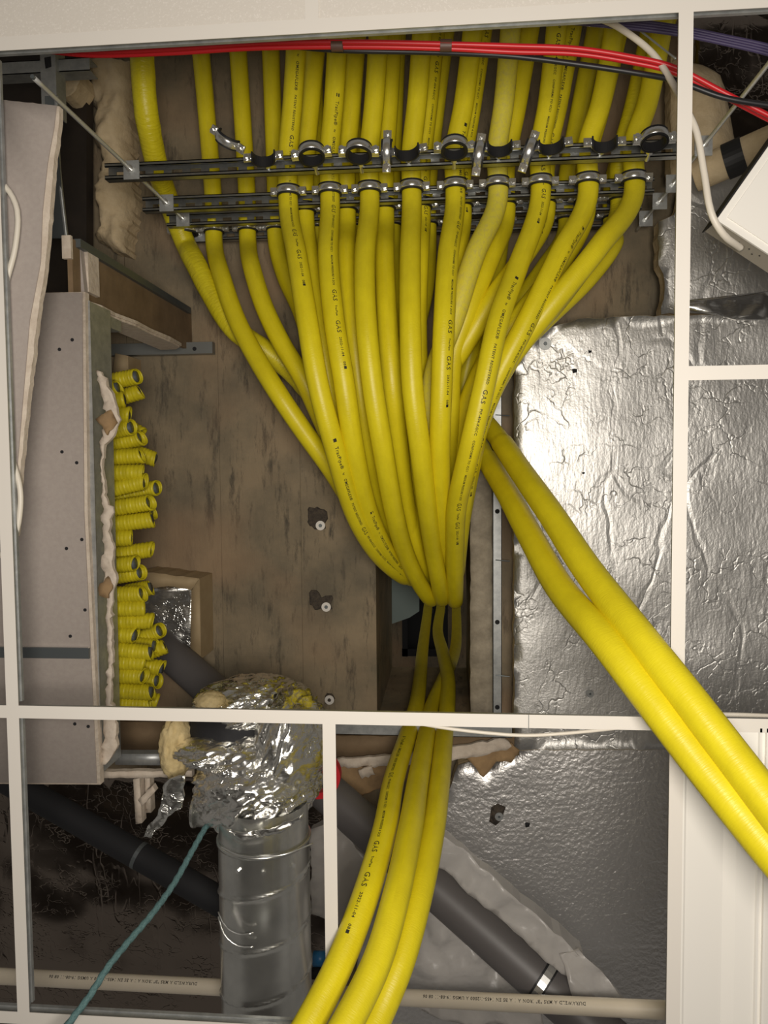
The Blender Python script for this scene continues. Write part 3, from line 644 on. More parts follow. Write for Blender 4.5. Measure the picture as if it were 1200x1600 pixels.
for k, (py, l) in enumerate(((648, 'upper'), (875, 'middle'), (1055, 'lower'))):
    c = at(786, py, dT - .004); n_ = MB().cyl(c + Vector((-.025, 0, 0)), c + Vector((.022, .004, -.002)), .0018, 6).build('nail', M['greysteel']); tag(n_, 'thin bent nail on the long steel track, %s one' % l, 'nail')
# raised concrete kerb right of the hole
kb = sheet('concrete_kerb', ragged([(735, 690), (768, 680), (770, 1120), (735, 1122)], .8, 14, 5), 2.63, .03, M['conc_edge'], None, .03, lambda x, y, e: .003 * fbm(x, y, 16)); tag(kb, 'rough concrete kerb along the right side of the hole', 'concrete')
# exposed patches with bolts
def patch(pts, bolt, label):
    o = sheet('aggregate_patch', ragged(pts, 2.2, 5, 2), DS - .004, .006, M['rust'], None, .008, lambda x, y, e: .004 * fbm(x, y, 60)); tag(o, label, 'concrete patch')
    c = at(*bolt, DS - .006); b = empty('anchor_bolt', c, 'white washered anchor bolt in the ' + label, 'bolt')
    R = Matrix.Translation(c + Vector((0, 0, -.004))) @ Matrix.Rotation(math.pi / 2, 4, 'X')
    MB().ring((0, 0, 0), .006, .0165, .005, M=R).build('washer', M['white'], b); MB().cyl(c + Vector((0, 0, -.008)), c + Vector((0, 0, .004)), .0068, 6).build('bolt_head', M['greysteel'], b)
patch([(480, 795), (495, 792), (511, 800), (509, 826), (492, 828), (480, 816)], (501, 821), 'upper dark broken patch on the concrete')
patch([(482, 926), (494, 922), (502, 934), (518, 930), (519, 952), (496, 954), (483, 944)], (510, 948), 'lower dark broken patch on the concrete')
patch([(507, 1087), (518, 1084), (523, 1092), (516, 1102), (508, 1100)], (515, 1093), 'small dark broken patch above the crossing bar')
bpy.data.objects['anchor_bolt.002'].children[0].data.materials[0] = M['rust']
for px, py in ((289, 484),):
    c = at(px, py, DS); h_ = MB().cyl(c + Vector((0, 0, -.002)), c + Vector((0, 0, .004)), .007, 10).build('drill_hole', M['black']); tag(h_, 'small drill hole in the concrete above the grey bar', 'hole')

# ------------------------------------------------------------------ plasterboard boxing on the left
gb = sheet('plasterboard', [(-120, 462), (128, 457), (131, 800), (151, 1224), (-120, 1222)], 1.78, .0035, M['plaster_grey'])
tag(gb, 'grey plasterboard soffit panel with screw holes at the left', 'plasterboard')
sheet('gypsum_edge', [(-120, 462), (129, 456), (133, 456), (137, 800), (157, 1226), (-120, 1224)], 1.784, .02, M['plaster'], gb)
for px, py in ((93, 546), (113, 531), (97, 706), (120, 723), (104, 857), (128, 843), (110, 994), (133, 953), (117, 1131), (138, 1135)):
    c = at(px, py, 1.78); MB().cyl(c + Vector((0, 0, -.0012)), c + Vector((0, 0, .001)), .0042, 10).build('screw_hole', M['black'], gb)
st = empty('steel_stud', at(155, 800, 1.8), 'galvanised steel stud along the edge of the grey plasterboard', 'steel stud')
a, b = at(138, 470, 1.80), at(157, 1210, 1.80)
v = [(a.x, a.y, a.z), (b.x, b.y, b.z), (b.x, b.y, b.z + .12), (a.x, a.y, a.z + .12), (a.x - .003, a.y, a.z), (b.x - .003, b.y, b.z), (b.x - .003, b.y, b.z + .12), (a.x - .003, a.y, a.z + .12)]
build('web', v, [(0, 1, 2, 3), (7, 6, 5, 4), (0, 4, 5, 1), (2, 6, 7, 3)], M['galv'], st)
build('flange', [Vector(v[0]) + Vector((-.05, 0, -.001)), Vector(v[1]) + Vector((-.05, 0, -.001)), Vector(v[1]) + Vector((.004, 0, -.001)), Vector(v[0]) + Vector((.004, 0, -.001)), Vector(v[0]) + Vector((-.05, 0, .002)), Vector(v[1]) + Vector((-.05, 0, .002)), Vector(v[1]) + Vector((.004, 0, .002)), Vector(v[0]) + Vector((.004, 0, .002))], [(3, 2, 1, 0), (4, 5, 6, 7), (0, 1, 5, 4), (2, 3, 7, 6)], M['galv'], st)
# torn gypsum rim beside the stubs
tr = sheet('torn_gypsum', ragged([(150, 578), (158, 580), (178, 622), (187, 655), (178, 680), (162, 700), (161, 740), (166, 780), (176, 800), (170, 830), (176, 850), (178, 890), (182, 905), (174, 930), (175, 1000), (174, 1090), (182, 1140), (184, 1165), (166, 1195), (158, 1195), (166, 1090), (168, 1000), (166, 940), (160, 890), (162, 850), (160, 800), (158, 740), (155, 690), (166, 655), (160, 625)], 2.2, 6, 9), 1.795, .012, M['plaster'], None, .012, lambda x, y, e: .010 * fbm(x, y, 30)); tag(tr, 'torn white gypsum edge hanging beside the cut pipe ends', 'torn plasterboard')
tp2 = sheet('torn_paper', ragged([(153, 918), (168, 900), (176, 915), (170, 935), (156, 930)], 1.5, 5, 2), 1.78, .003, M['card'], None, .012, lambda x, y, e: .012 * fbm(x, y, 20, 5)); tag(tp2, 'brown torn paper flap on the gypsum edge', 'torn paper')
tp3 = sheet('torn_paper', ragged([(150, 655), (172, 640), (182, 660), (168, 680), (160, 665)], 1.5, 5, 3), 1.78, .003, M['card'], None, .012, lambda x, y, e: .012 * fbm(x, y, 20, 6)); tag(tp3, 'brown torn paper curl near the top of the cut pipe ends', 'torn paper')
# grey metal bar across the plasterboard
gbar = empty('steel_bar', at(80, 1020, 1.77), 'dark grey steel bar lying across the grey plasterboard', 'steel bar')
p, q = at(-60, 1010, 1.775), at(140, 1029, 1.775)
MB().box((p.x, p.y, p.z - .003), (q.x, q.y, p.z + .004)).build('bar', M['greysteel'], gbar); MB().box((p.x, p.y - .002, p.z - .006), (q.x, p.y, p.z + .004)).build('lip', M['zinc'], gbar)
# vertical boxing boards that run up to the slab
xw = at(112, 372, 1.8).x; ya, yb = at(112, 372, 1.8).y, at(290, 546, 2.62).y
bw = empty('boxing_board', (xw, (ya + yb) / 2, CAM.z + 2.2), 'brown-faced boxing board rising to the slab left of the pipes', 'board')
MB().box((xw - .0125, ya, CAM.z + 1.80), (xw, yb, zs)).build('paper_face', M['tan'], bw)
MB().box((xw - .02, ya - .004, CAM.z + 1.79), (xw + .002, ya + .05, CAM.z + 1.80)).build('paper_edge', M['plaster'], bw)
MB().box((xw - .004, ya - .004, CAM.z + 1.82), (xw + .012, ya + .016, CAM.z + 2.62)).build('metal_angle', M['greysteel'], bw)
y2 = at(150, 466, 1.8).y
b2 = empty('boxing_board', (xw, y2, CAM.z + 2.1), 'broken white-edged gypsum board pointing up towards the slab', 'board')
def vsheet(pts, yy, t, nm, m, par):   # upright board in a plane of constant y; pts = (x, d)
    n = len(pts); v = [(x, yy, CAM.z + d) for x, d in pts] + [(x, yy + t, CAM.z + d) for x, d in pts]
    return build(nm, v, [tuple(range(n)), tuple(range(2 * n - 1, n - 1, -1))] + [(i, i + n, (i + 1) % n + n, (i + 1) % n) for i in range(n)], m, par)
vsheet([(xw - .05, 1.79), (xw + .022, 1.81), (xw + .034, 1.88), (xw + .028, 1.97), (xw + .04, 2.08), (xw + .034, 2.2), (xw + .04, 2.34), (xw + .032, 2.46), (xw - .0, 2.5), (xw - .05, 2.5)], y2, .009, 'gypsum_core', M['plaster'], b2)
vsheet([(xw - .05, 1.80), (xw + .018, 1.815), (xw + .03, 1.89), (xw + .024, 1.97), (xw + .036, 2.08), (xw + .03, 2.2), (xw + .036, 2.34), (xw + .028, 2.45), (xw - .0, 2.49), (xw - .05, 2.49)], y2 + .009, .006, 'gypsum_layer', M['plaster'], b2)
MB().box((xw, y2 + .016, CAM.z + 1.84), (xw + .03, y2 + .045, CAM.z + 2.0)).build('metal_bracket', M['galv'], b2)
cb = empty('conduit_bar', at(262, 545, 2.6), 'flat grey steel bar with a screw hole below the gypsum board', 'steel bar')
p, q = at(150, 538, 2.6), at(332, 552, 2.6); MB().box((p.x, p.y, p.z), (q.x, q.y, p.z + .03)).build('bar', M['conduit'], cb)
c = at(304, 545, 2.6); MB().cyl(c + Vector((0, 0, -.002)), c + Vector((0, 0, .002)), .007, 10).build('screw_hole', M['black'], cb)
# white upright gypsum offcut and timber by the box corner
of = sheet('gypsum_offcut', [(126, 393), (137, 393), (139, 456), (129, 457)], 1.86, .06, M['plaster']); tag(of, 'narrow white gypsum offcut at the box corner', 'plasterboard')
of2 = sheet('gypsum_offcut', [(110, 372), (124, 378), (132, 456), (112, 457)], 1.84, .02, M['plaster_grey']); tag(of2, 'narrow grey plasterboard return above the soffit panel', 'plasterboard')
# dark sheet added for the shade of the cavity above the leaning board
cav = sheet('cavity_shade', [(-200, 60), (135, 60), (135, 380), (150, 590), (150, 1000), (-200, 1000)], 2.5, .05, M['void']); tag(cav, 'dark brown sheet standing in for the shaded cavity at upper left', 'board')
# broken foam wall
fo = sheet('foam_block', ragged([(134, 84), (196, 84), (193, 190), (191, 250), (199, 300), (194, 335), (186, 390), (160, 380), (138, 362), (146, 320), (140, 290), (146, 235), (136, 210), (138, 160), (128, 140)], 3, 6, 4), 2.53, .13, M['foam'], None, .012, lambda x, y, e: .03 * fbm(x, y, 14, 2, 5) + .06 * max(0, 1 - e / .03) ** 2); tag(fo, 'ragged cream foam insulation slab at upper left', 'foam')
fo2 = sheet('foam_offcut', ragged([(92, 112), (122, 108), (126, 128), (110, 150), (95, 150)], 2, 6, 5), 2.42, .1, M['foam'], None, .015, lambda x, y, e: .02 * fbm(x, y, 20)); tag(fo2, 'small cream foam offcut beside the steel stud', 'foam')
# studs in the corner
s1 = empty('steel_stud', at(78, 120, 2.0), 'slotted upright steel stud in the top left corner', 'steel stud')
p, q = at(62, 70, 2.085), at(90, 168, 2.085); MB().box((p.x, p.y, p.z), (q.x - .004, q.y, p.z + .003)).build('web', M['galv'], s1); MB().box((q.x - .004, p.y, p.z - .004), (q.x, q.y + .02, p.z + .05)).build('flange', M['galv'], s1)
c = at(75, 97, 1.95); 
sl = sheet('slot', [(69, 90), (79, 88), (80, 104), (71, 107)], 2.084, .002, M['black'], s1)
s2 = empty('steel_stud', at(96, 280, 2.2), 'thin steel stud edge running down behind the leaning board', 'steel stud')
tube('edge', [at(88, 150, 2.0), at(92, 260, 2.1), at(104, 372, 2.15)], .006, M['galv'], s2, 6)
build('web', [at(84, 150, 2.02), at(70, 150, 2.02), at(78, 372, 2.17), at(102, 372, 2.17)] + [at(84, 150, 2.02) + Vector((0, 0, .003)), at(70, 150, 2.02) + Vector((0, 0, .003)), at(78, 372, 2.17) + Vector((0, 0, .003)), at(102, 372, 2.17) + Vector((0, 0, .003))], [(0, 1, 2, 3), (7, 6, 5, 4), (0, 3, 7, 4), (1, 5, 6, 2)], M['greysteel'], s2)
s3 = track(at(-80, 96, 2.1).x, at(140, 96, 2.1).x, at(20, 96, 2.1).y, at(20, 116, 2.1).y, 2.1, .05, 'horizontal steel track under the top bar at upper left')
# leaning plasterboard sheet resting on the grid
lb = sheet('plasterboard', [(-120, 158), (0, 156), (88, 165), (84, 200), (74, 255), (66, 330), (63, 410), (46, 500), (34, 640), (24, 760), (22, 836), (-120, 870)], 1.515, .003, M['plaster_grey']); tag(lb, 'grey plasterboard offcut with a ragged white edge leaning at upper left', 'plasterboard')
sheet('gypsum_edge', ragged([(-120, 158), (0, 156), (93, 166), (91, 200), (84, 255), (78, 330), (71, 410), (58, 500), (42, 640), (30, 760), (25, 838), (-120, 872)], 1.0, 10, 1), 1.518, .015, M['plaster'], lb)

# ------------------------------------------------------------------ cut yellow pipe stubs
def stub_mesh(L, seed):
    rnd = random.Random(seed); n = 16; m = max(10, int(L / .0035)); vs = []; fs = []; uv = []
    for i in range(m + 1):
        s = L * i / m
        rr = .0198 + .0016 * (math.sin(s / .0095 * 2 * math.pi)) + rnd.uniform(-.0002, .0002)
        for k in range(n):
            th = 2 * math.pi * k / n
            e = s + (.007 * math.sin(th + seed) * max(0, (s - L * .75) / (L * .25)))
            vs.append((e, rr * math.cos(th), rr * math.sin(th)))
    for i in range(m):
        for k in range(n):
            k2 = (k + 1) % n; fs.append((i * n + k, (i + 1) * n + k, (i + 1) * n + k2, i * n + k2)); uv.append([(k / n, L * i / m)] * 4)
    return vs, fs, uv
ST = [  # left end, right end (pixels), depth
 ((160, 600), (215, 588), 2.06), ((165, 610), (186, 606), 1.99), ((192, 622), (220, 612), 2.10), ((170, 628), (194, 624), 1.99), ((178, 650), (203, 648), 1.99), ((196, 662), (220, 678), 2.12),
 ((172, 675), (206, 667), 2.0), ((168, 697), (222, 684), 2.05), ((160, 716), (222, 712), 2.02), ((200, 700), (243, 718), 2.12), ((160, 740), (224, 738), 2.0), ((166, 768), (228, 752), 2.0), ((168, 782), (246, 762), 2.08), ((170, 796), (236, 785), 2.0), ((196, 802), (240, 800), 2.1), ((172, 820), (238, 812), 2.0), ((172, 842), (206, 840), 2.0),
 ((178, 868), (238, 858), 2.04), ((178, 884), (212, 880), 2.0), ((176, 902), (222, 894), 2.03), ((172, 930), (224, 928), 1.98), ((205, 925), (236, 918), 2.08), ((174, 951), (226, 950), 1.98), ((176, 972), (238, 970), 1.99), ((176, 992), (212, 992), 1.98), ((226, 998), (252, 984), 2.08), ((214, 1006), (244, 1010), 2.06), ((178, 1014), (236, 1020), 1.98), ((236, 1020), (258, 1010), 2.09), ((180, 1034), (226, 1036), 1.98), ((222, 1040), (254, 1044), 2.06), ((180, 1055), (226, 1056), 1.98), ((222, 1060), (248, 1064), 2.06), ((180, 1078), (238, 1082), 1.98), ((184, 1098), (234, 1100), 1.99), ((224, 1088), (246, 1096), 2.06),
]
M['yellow_stub'] = mat('yellow_stub_shaded', (.58, .49, .012), .45, col2=(.46, .385, .010), cscale=40)  # yellow sleeve toned to olive, shade of the deep boxing put into the colour
ONES = ['', 'first', 'second', 'third', 'fourth', 'fifth', 'sixth', 'seventh', 'eighth', 'ninth']
NTH = ORD + ['fourteenth', 'fifteenth', 'sixteenth', 'seventeenth', 'eighteenth', 'nineteenth', 'twentieth'] + ['twenty-' + q for q in ONES[1:]] + ['thirtieth'] + ['thirty-' + q for q in ONES[1:]]
for i, (a, b, d) in enumerate(ST):
    A, B = at(a[0] - 6, a[1], d), at(*b, d); L = (B - A).length; vs, fs, uv = stub_mesh(L, i)
    t = (B - A).normalized(); R = Matrix((t, Vector((0, 0, 1)).cross(t), Vector((0, 0, 1)))).transposed().to_4x4(); R.translation = A
    lk = 'short' if L < .075 else 'long' if L > .115 else 'mid-length'
    place = ('poking out deeper behind its neighbours' if d > 2.04 else 'lying at the front of the stack')
    near = 'level with the grey steel bar' if 1000 < a[1] < 1045 else 'beside the wooden frame' if 890 < a[1] < 1001 else 'just above the crossing bar' if a[1] > 1070 else 'near the top of the stack' if a[1] < 640 else 'in the middle of the stack'
    lab = '%s ridged yellow stub, %s from top, %s' % (lk, NTH[i], near)
    o = empty('pipe_stub', A, lab, 'pipe stub', 'cut yellow pipe stubs in the left boxing')
    build('sleeve', [R @ Vector(v) for v in vs], fs, M['yellow_stub'], o, True, uv)
    sol = o.children[0].modifiers.new('wall', 'SOLIDIFY'); sol.thickness = .002
    MB().cyl(A.lerp(B, .1), A.lerp(B, .93 if i % 3 else .99), .0150, 12).build('inner_tube', M['greysteel'], o, True)

# wooden frame round a foil-lined opening
wf = empty('wooden_frame', at(270, 950, 2.56), 'pale timber frame round a foil-lined opening behind the pipe stubs', 'frame')
sheet('rail', ragged([(206, 905), (222, 893), (312, 904), (300, 922), (262, 916), (236, 920)], .8, 9, 1), 2.52, .14, M['wood'], wf, .03)
sheet('stile', [(312, 904), (314, 1030), (297, 1030), (299, 922)], 2.52, .14, M['wood'], wf)
sheet('foil_lining', [(206, 918), (302, 915), (302, 1040), (206, 1040)], 2.62, .03, M['foil_crumple'], wf, .03, lambda x, y, e: .01 * fbm(x, y, 20))
tm = sheet('timber_offcut', [(180, 552), (200, 556), (201, 586), (176, 584)], 2.55, .11, M['wood']); tag(tm, 'short pale timber offcut above the pipe stubs', 'timber')
# boxing closure below the stubs
bx = empty('boxing_sill', at(220, 1180, 1.9), 'white gypsum and steel sill closing the boxing below the stubs', 'board')
sheet('steel_edge', [(178, 1178), (262, 1178), (264, 1196), (180, 1195)], 1.96, .03, M['galv'], bx)
sheet('gypsum_edge', ragged([(150, 1206), (300, 1204), (300, 1214), (150, 1216)], .8, 12, 2), 1.93, .02, M['plaster'], bx)
sheet('back_face', [(174, 1128), (262, 1128), (262, 1180), (176, 1180)], 2.3, .02, M['tan'], bx)
wb = empty('plaster_bracket', at(220, 1240, 1.95), 'small white plaster-caked bracket hanging below the sill', 'bracket')
sheet('post', [(208, 1218), (218, 1216), (222, 1286), (212, 1288)], 1.98, .03, M['plaster'], wb); sheet('arm', ragged([(216, 1250), (238, 1228), (243, 1236), (222, 1260)], 1, 5, 1), 1.96, .02, M['plaster'], wb); sheet('post', [(226, 1216), (234, 1216), (236, 1270), (228, 1270)], 2.0, .03, M['plaster'], wb)

# ------------------------------------------------------------------ metal duct with foil-wrapped elbow
dd = 1.76; cx = at(415, 1440, dd).x; y0d, y1d = at(415, 1262, dd).y, at(415, 1760, dd).y; zr = CAM.z + dd; RR = .108
du = empty('spiral_duct', (cx, y0d, zr), 'galvanised spiral duct with wound seams below the foil wrap', 'duct')
def ducttube(y0, y1, r, nm, seam=True):
    n = 64; st_ = .004; m = int((y1 - y0) / st_); vs = []; fs = []
    for i in range(m + 1):
        y = y0 + (y1 - y0) * i / m
        for k in range(n):
            th = 2 * math.pi * k / n; ph = ((y / .125) + th / (2 * math.pi)) % 1.0
            g = math.exp(-((ph - .5) * .125 / .0035) ** 2) * .004 if seam else 0
            vs.append((cx + (r + g) * math.cos(th), y, zr + (r + g) * math.sin(th)))
    for i in range(m):
        for k in range(n): k2 = (k + 1) % n; fs.append((i * n + k, i * n + k2, (i + 1) * n + k2, (i + 1) * n + k))
    return build(nm, vs, fs, M['duct'], du, True)
yj = at(415, 1345, dd - RR).y
ducttube(yj, y1d, RR, 'spiral_tube'); ducttube(y0d - .02, yj + .02, RR - .002, 'collar', False)
MB().ring((cx, yj - .004, zr), RR - .002, RR + .004, .008, n=56).build('joint_bead', M['duct'], du, True)
for th in (-1.35, -1.9, -.7): 
    c = Vector((cx + RR * math.cos(th), yj + .028, zr + RR * math.sin(th))); MB().cyl(c, c + Vector((math.cos(th), 0, math.sin(th))) * .006, .005, 6).build('rivet', M['zinc'], du)
wr = empty('hanging_wire', at(365, 1450, 1.64), 'loop of thin wire against the metal duct', 'wire')
tube('wire', [at(341, 1425, 1.66), at(352, 1448, 1.64), at(375, 1460, 1.635), at(396, 1458, 1.635)], .0018, M['zinc'], wr, 6); tube('wire', [at(341, 1432, 1.66), at(350, 1460, 1.64), at(372, 1478, 1.635), at(396, 1480, 1.635)], .0018, M['zinc'], wr, 6)
tube('wire', [at(343, 1322, 1.66), at(380, 1338, 1.625), at(440, 1336, 1.625), at(489, 1318, 1.66)], .0018, M['zinc'], wr, 6)
# crumpled foil wrap
def crumple(c, rad, sub, seed, amp, shape, name, m, parent=None, fr=(2.6, 2.6, 2.6)):
    bm = bmesh.new(); bmesh.ops.create_icosphere(bm, subdivisions=sub, radius=1)
    rid = lambda p: 1 - abs(noise.noise(p)) * 2
    for v in bm.verts:
        n = v.co.normalized(); q = shape(n) if shape else 1
        # long folds that run round the elbow, with finer ones between them
        k = Vector((n.x * fr[0] + n.y * .8, n.y * fr[1] + n.x * 1.4, n.z * fr[2]))
        s_ = q * (1 + amp * (.55 * rid(k + Vector((seed, 0, 0))) + .34 * rid(k * 2.3 + Vector((0, seed, 0))) + .2 * rid(k * 5 + Vector((0, 0, seed))) - .5))
        v.co = Vector((n.x * rad[0] * s_, n.y * rad[1] * s_, n.z * rad[2] * s_)) + c
    vs = [v.co.copy() for v in bm.verts]; fs = [tuple(v.index for v in f.verts) for f in bm.faces]; bm.free()
    return build(name, vs, fs, m, parent, True)
wp = empty('foil_wrap', at(394, 1180, 1.84), 'crumpled silver foil wrapped round the duct elbow', 'foil wrap')
crumple(at(404, 1220, 1.84), (.150, .122, .172), 6, 3.1, .17, lambda n: 1 - .10 * max(0, n.y - .4), 'lower_fold', M['foil_crumple'], wp, (1.5, 3.6, 2.0))
crumple(at(398, 1102, 1.94), (.150, .072, .130), 6, 8.4, .20, None, 'upper_fold', M['foil_crumple'], wp, (1.6, 2.6, 2.0))
crumple(at(456, 1160, 1.86), (.088, .130, .150), 5, 5.7, .20, None, 'side_fold', M['foil_crumple'], wp, (2.4, 2.0, 2.0))
crumple(at(340, 1170, 1.83), (.100, .034, .100), 5, 2.2, .20, None, 'front_fold', M['foil_crumple'], wp, (1.4, 2.8, 2.0))
crumple(at(372, 1136, 1.93), (.125, .090, .130), 4, 1.7, .06, None, 'gap_shade', M['black'], wp)  # black core added to darken the gap between the foil folds
crumple(at(276, 1166, 1.86), (.038, .080, .06), 4, 1.2, .25, None, 'insulation', M['wool'], wp)
crumple(at(328, 1094, 1.82), (.036, .020, .04), 4, 2.2, .25, None, 'insulation', M['wool'], wp)
sheet('foil_tail', ragged([(290, 1212), (284, 1262), (268, 1272), (258, 1284), (240, 1300), (236, 1310), (224, 1308), (230, 1292), (246, 1272), (252, 1246), (256, 1224), (272, 1214)], 2, 6, 3), 1.74, .002, M['foil_crumple'], wp, .012, lambda x, y, e: .012 * fbm(x, y, 25))
sheet('foil_lip', ragged([(352, 1296), (380, 1300), (420, 1296), (460, 1280), (474, 1270), (470, 1282), (440, 1300), (400, 1312), (372, 1312)], 2, 6, 6), 1.635, .002, M['foil_crumple'], wp, .012, lambda x, y, e: .008 * fbm(x, y, 25))
hd = empty('duct_spigot', at(318, 1268, 1.8), 'short galvanised spigot poking out left of the duct', 'duct')
p = at(322, 1268, 1.80); MB().cyl(p + Vector((-.025, 0, 0)), p + Vector((.05, 0, .0)), .036, 24).build('tube', M['duct'], hd, True); MB().cyl(p + Vector((-.03, 0, 0)), p + Vector((-.024, 0, 0)), .039, 24).build('rim', M['duct'], hd)
rh = empty('red_ring', at(498, 1200, 1.95), 'red plastic ring glimpsed behind the short ceiling bar', 'ring')
MB().ring((0, 0, 0), .045, .062, .03, M=Matrix.Translation(at(497, 1210, 2.0)) @ Matrix.Rotation(math.pi / 2, 4, 'X')).build('rim', M['redpl'], rh)
bl = empty('blue_fitting', at(495, 1500, 2.0), 'small blue plastic fitting behind the duct at the bottom', 'fitting'); MB().cyl(at(490, 1498, 2.0), at(510, 1498, 2.0), .02, 12).build('body', M['bluepl'], bl, True); MB().cyl(at(488, 1520, 2.0), at(510, 1520, 2.0), .016, 12).build('nut', M['black'], bl)

# ------------------------------------------------------------------ drain pipes
def strpipe(name, a, b, r, m, label, cat_, n=28):
    A, B = at(*a), at(*b); path = [A.lerp(B, k / 60) for k in range(61)]; vs, fs, uv = sweep(path, r, n)
    o = build(name, vs, fs, m, None, True, uv); tag(o, label, cat_); return o, path
gpipe, gpath = strpipe('drain_pipe', (225, 985, 2.58), (985, 1655, 1.85), .058, M['greypvc'], 'dark grey plastic drain pipe running diagonally behind the duct', 'pipe')
c = gpath[50]; 
def ringat(path, i, r, wd, nm, m, par, wr_=0.004):
    t = (path[i + 1] - path[i - 1]).normalized(); q = Vector((0, 1, 0)).rotation_difference(t).to_matrix().to_4x4(); q.translation = path[i]
    return MB().ring((0, 0, 0), r, r + wr_, wd, M=q).build(nm, m, par, False)
iC = min(range(1, 60), key=lambda i: (gpath[i] - at(858, 1520, 1.95)).length)
pc = empty('pipe_bracket', gpath[iC], 'rubber-lined steel bracket round the grey drain pipe', 'pipe clamp'); ringat(gpath, iC, .0585, .03, 'rubber_lining', M['rubber'], pc); ringat(gpath, iC, .0625, .02, 'band', M['zinc'], pc)
cp, cpath = strpipe('waste_pipe', (-120, 1519, 1.95), (470, 1549, 1.99), .0208, M['cream'], 'cream plastic waste pipe at lower left, behind the rope', 'pipe')
cp2, cpath2 = strpipe('waste_pipe', (430, 1549, 2.02), (1180, 1585, 1.70), .0200, M['cream'], 'cream plastic waste pipe at the bottom, in front of the grey drain pipe', 'pipe')
TW = textline([('DURAWELD A MRS "B" IRON A 1 A BS EN 1455-1:2000 A UMSG 19-08-11 08 06', .0105)])
def dist_to(path, px, py, d):
    t = at(px, py, d); i = min(range(len(path)), key=lambda i: (path[i] - t).length); return (path[i] - path[0]).length
print_on(cp, cpath, .0208, dist_to(cpath, 306, 1540, 1.95), -.25, TW, True); print_on(cp2, cpath2, .0200, dist_to(cpath2, 920, 1572, 1.8), -.25, TW, True)
bp_, bpath = strpipe('insulated_pipe', (-40, 1190, 2.28), (420, 1452, 2.12), .040, M['black'], 'black foam insulated pipe slanting behind the duct', 'pipe')
iJ = min(range(1, 60), key=lambda i: (bpath[i] - at(222, 1340, 2.2)).length)
j = ringat(bpath, iJ, .034, .012, 'joint_tape', M['greysteel'], bp_, .0068)
# polythene film round the grey pipe
def film(name, pts, d, label, amp, sc, seed, tilt=(0, 0)):
    c0 = at(*pts[0], d)
    o = sheet(name, ragged(pts, 2.5, 14, seed), d, .0015, M['film'], None, .014, lambda x, y, e: amp * (1 - abs(noise.noise(Vector(((x + y * .35) * sc, (y - x * .5) * sc * .35, seed)))) * 2) + amp * .5 * fbm(x, y, 12, seed) + tilt[0] * (x - c0.x) + tilt[1] * (y - c0.y)); tag(o, label, 'plastic film'); return o
film('plastic_film', [(655, 1290), (690, 1292), (735, 1330), (800, 1382), (860, 1432), (905, 1470), (906, 1490), (880, 1500), (858, 1480), (800, 1436), (730, 1385), (672, 1335)], 1.98, 'crumpled clear film along the upper side of the grey drain pipe', -.03, 9, 2, (-.15, 0))
film('plastic_film', [(874, 1490), (905, 1484), (940, 1520), (990, 1572), (910, 1585), (890, 1540)], 1.90, 'loose end of clear film right of the pipe bracket', -.03, 10, 5)
film('plastic_film', [(560, 1420), (640, 1390), (680, 1400), (740, 1460), (800, 1500), (840, 1545), (845, 1575), (700, 1570), (560, 1540)], 2.12, 'draped clear film below the grey drain pipe', -.05, 8, 8, (-.12, .05))
film('plastic_film', [(488, 1290), (520, 1272), (580, 1340), (610, 1420), (560, 1440), (488, 1420)], 2.2, 'clear film hanging between the duct and the yellow trio', -.04, 9, 11)
# broken board edge above the film
tk2 = track(at(508, 1140, 2.4).x, at(800, 1140, 2.4).x, at(600, 1132, 2.4).y, at(600, 1149, 2.4).y, 2.4, .05, 'horizontal steel track just below the crossing bar')
br = sheet('brown_board', ragged([(512, 1150), (812, 1150), (806, 1182), (512, 1182)], 1, 12, 2), 2.46, .03, M['tan']); tag(br, 'brown board strip below the horizontal track', 'board')
ge = sheet('torn_gypsum', ragged([(526, 1186), (640, 1178), (720, 1166), (788, 1154), (800, 1166), (792, 1172), (720, 1186), (640, 1196), (528, 1200)], 2, 8, 6), 2.42, .014, M['plaster'], None, .02, lambda x, y, e: .008 * fbm(x, y, 25)); tag(ge, 'broken white gypsum strip crossing behind the yellow trio', 'torn plasterboard')
cf = sheet('torn_paper', ragged([(520, 1198), (660, 1192), (650, 1215), (600, 1230), (560, 1246), (524, 1250)], 3, 8, 7), 2.44, .006, M['card'], None, .02, lambda x, y, e: .02 * fbm(x, y, 12, 4)); tag(cf, 'torn brown paper left of the yellow trio', 'torn paper')
cf2 = sheet('torn_paper', ragged([(724, 1180), (800, 1160), (812, 1172), (798, 1192), (776, 1190), (756, 1214), (742, 1198)], 2.5, 7, 8), 2.43, .006, M['card'], None, .015, lambda x, y, e: .015 * fbm(x, y, 14, 9)); tag(cf2, 'torn brown paper flap right of the yellow trio', 'torn paper')
cf3 = sheet('torn_gypsum', ragged([(560, 1204), (580, 1198), (586, 1212), (566, 1216)], 1.5, 5, 8), 2.41, .01, M['plaster'], None, .015, lambda x, y, e: .01 * fbm(x, y, 30)); tag(cf3, 'small white gypsum crumb on the torn brown paper', 'torn plasterboard')

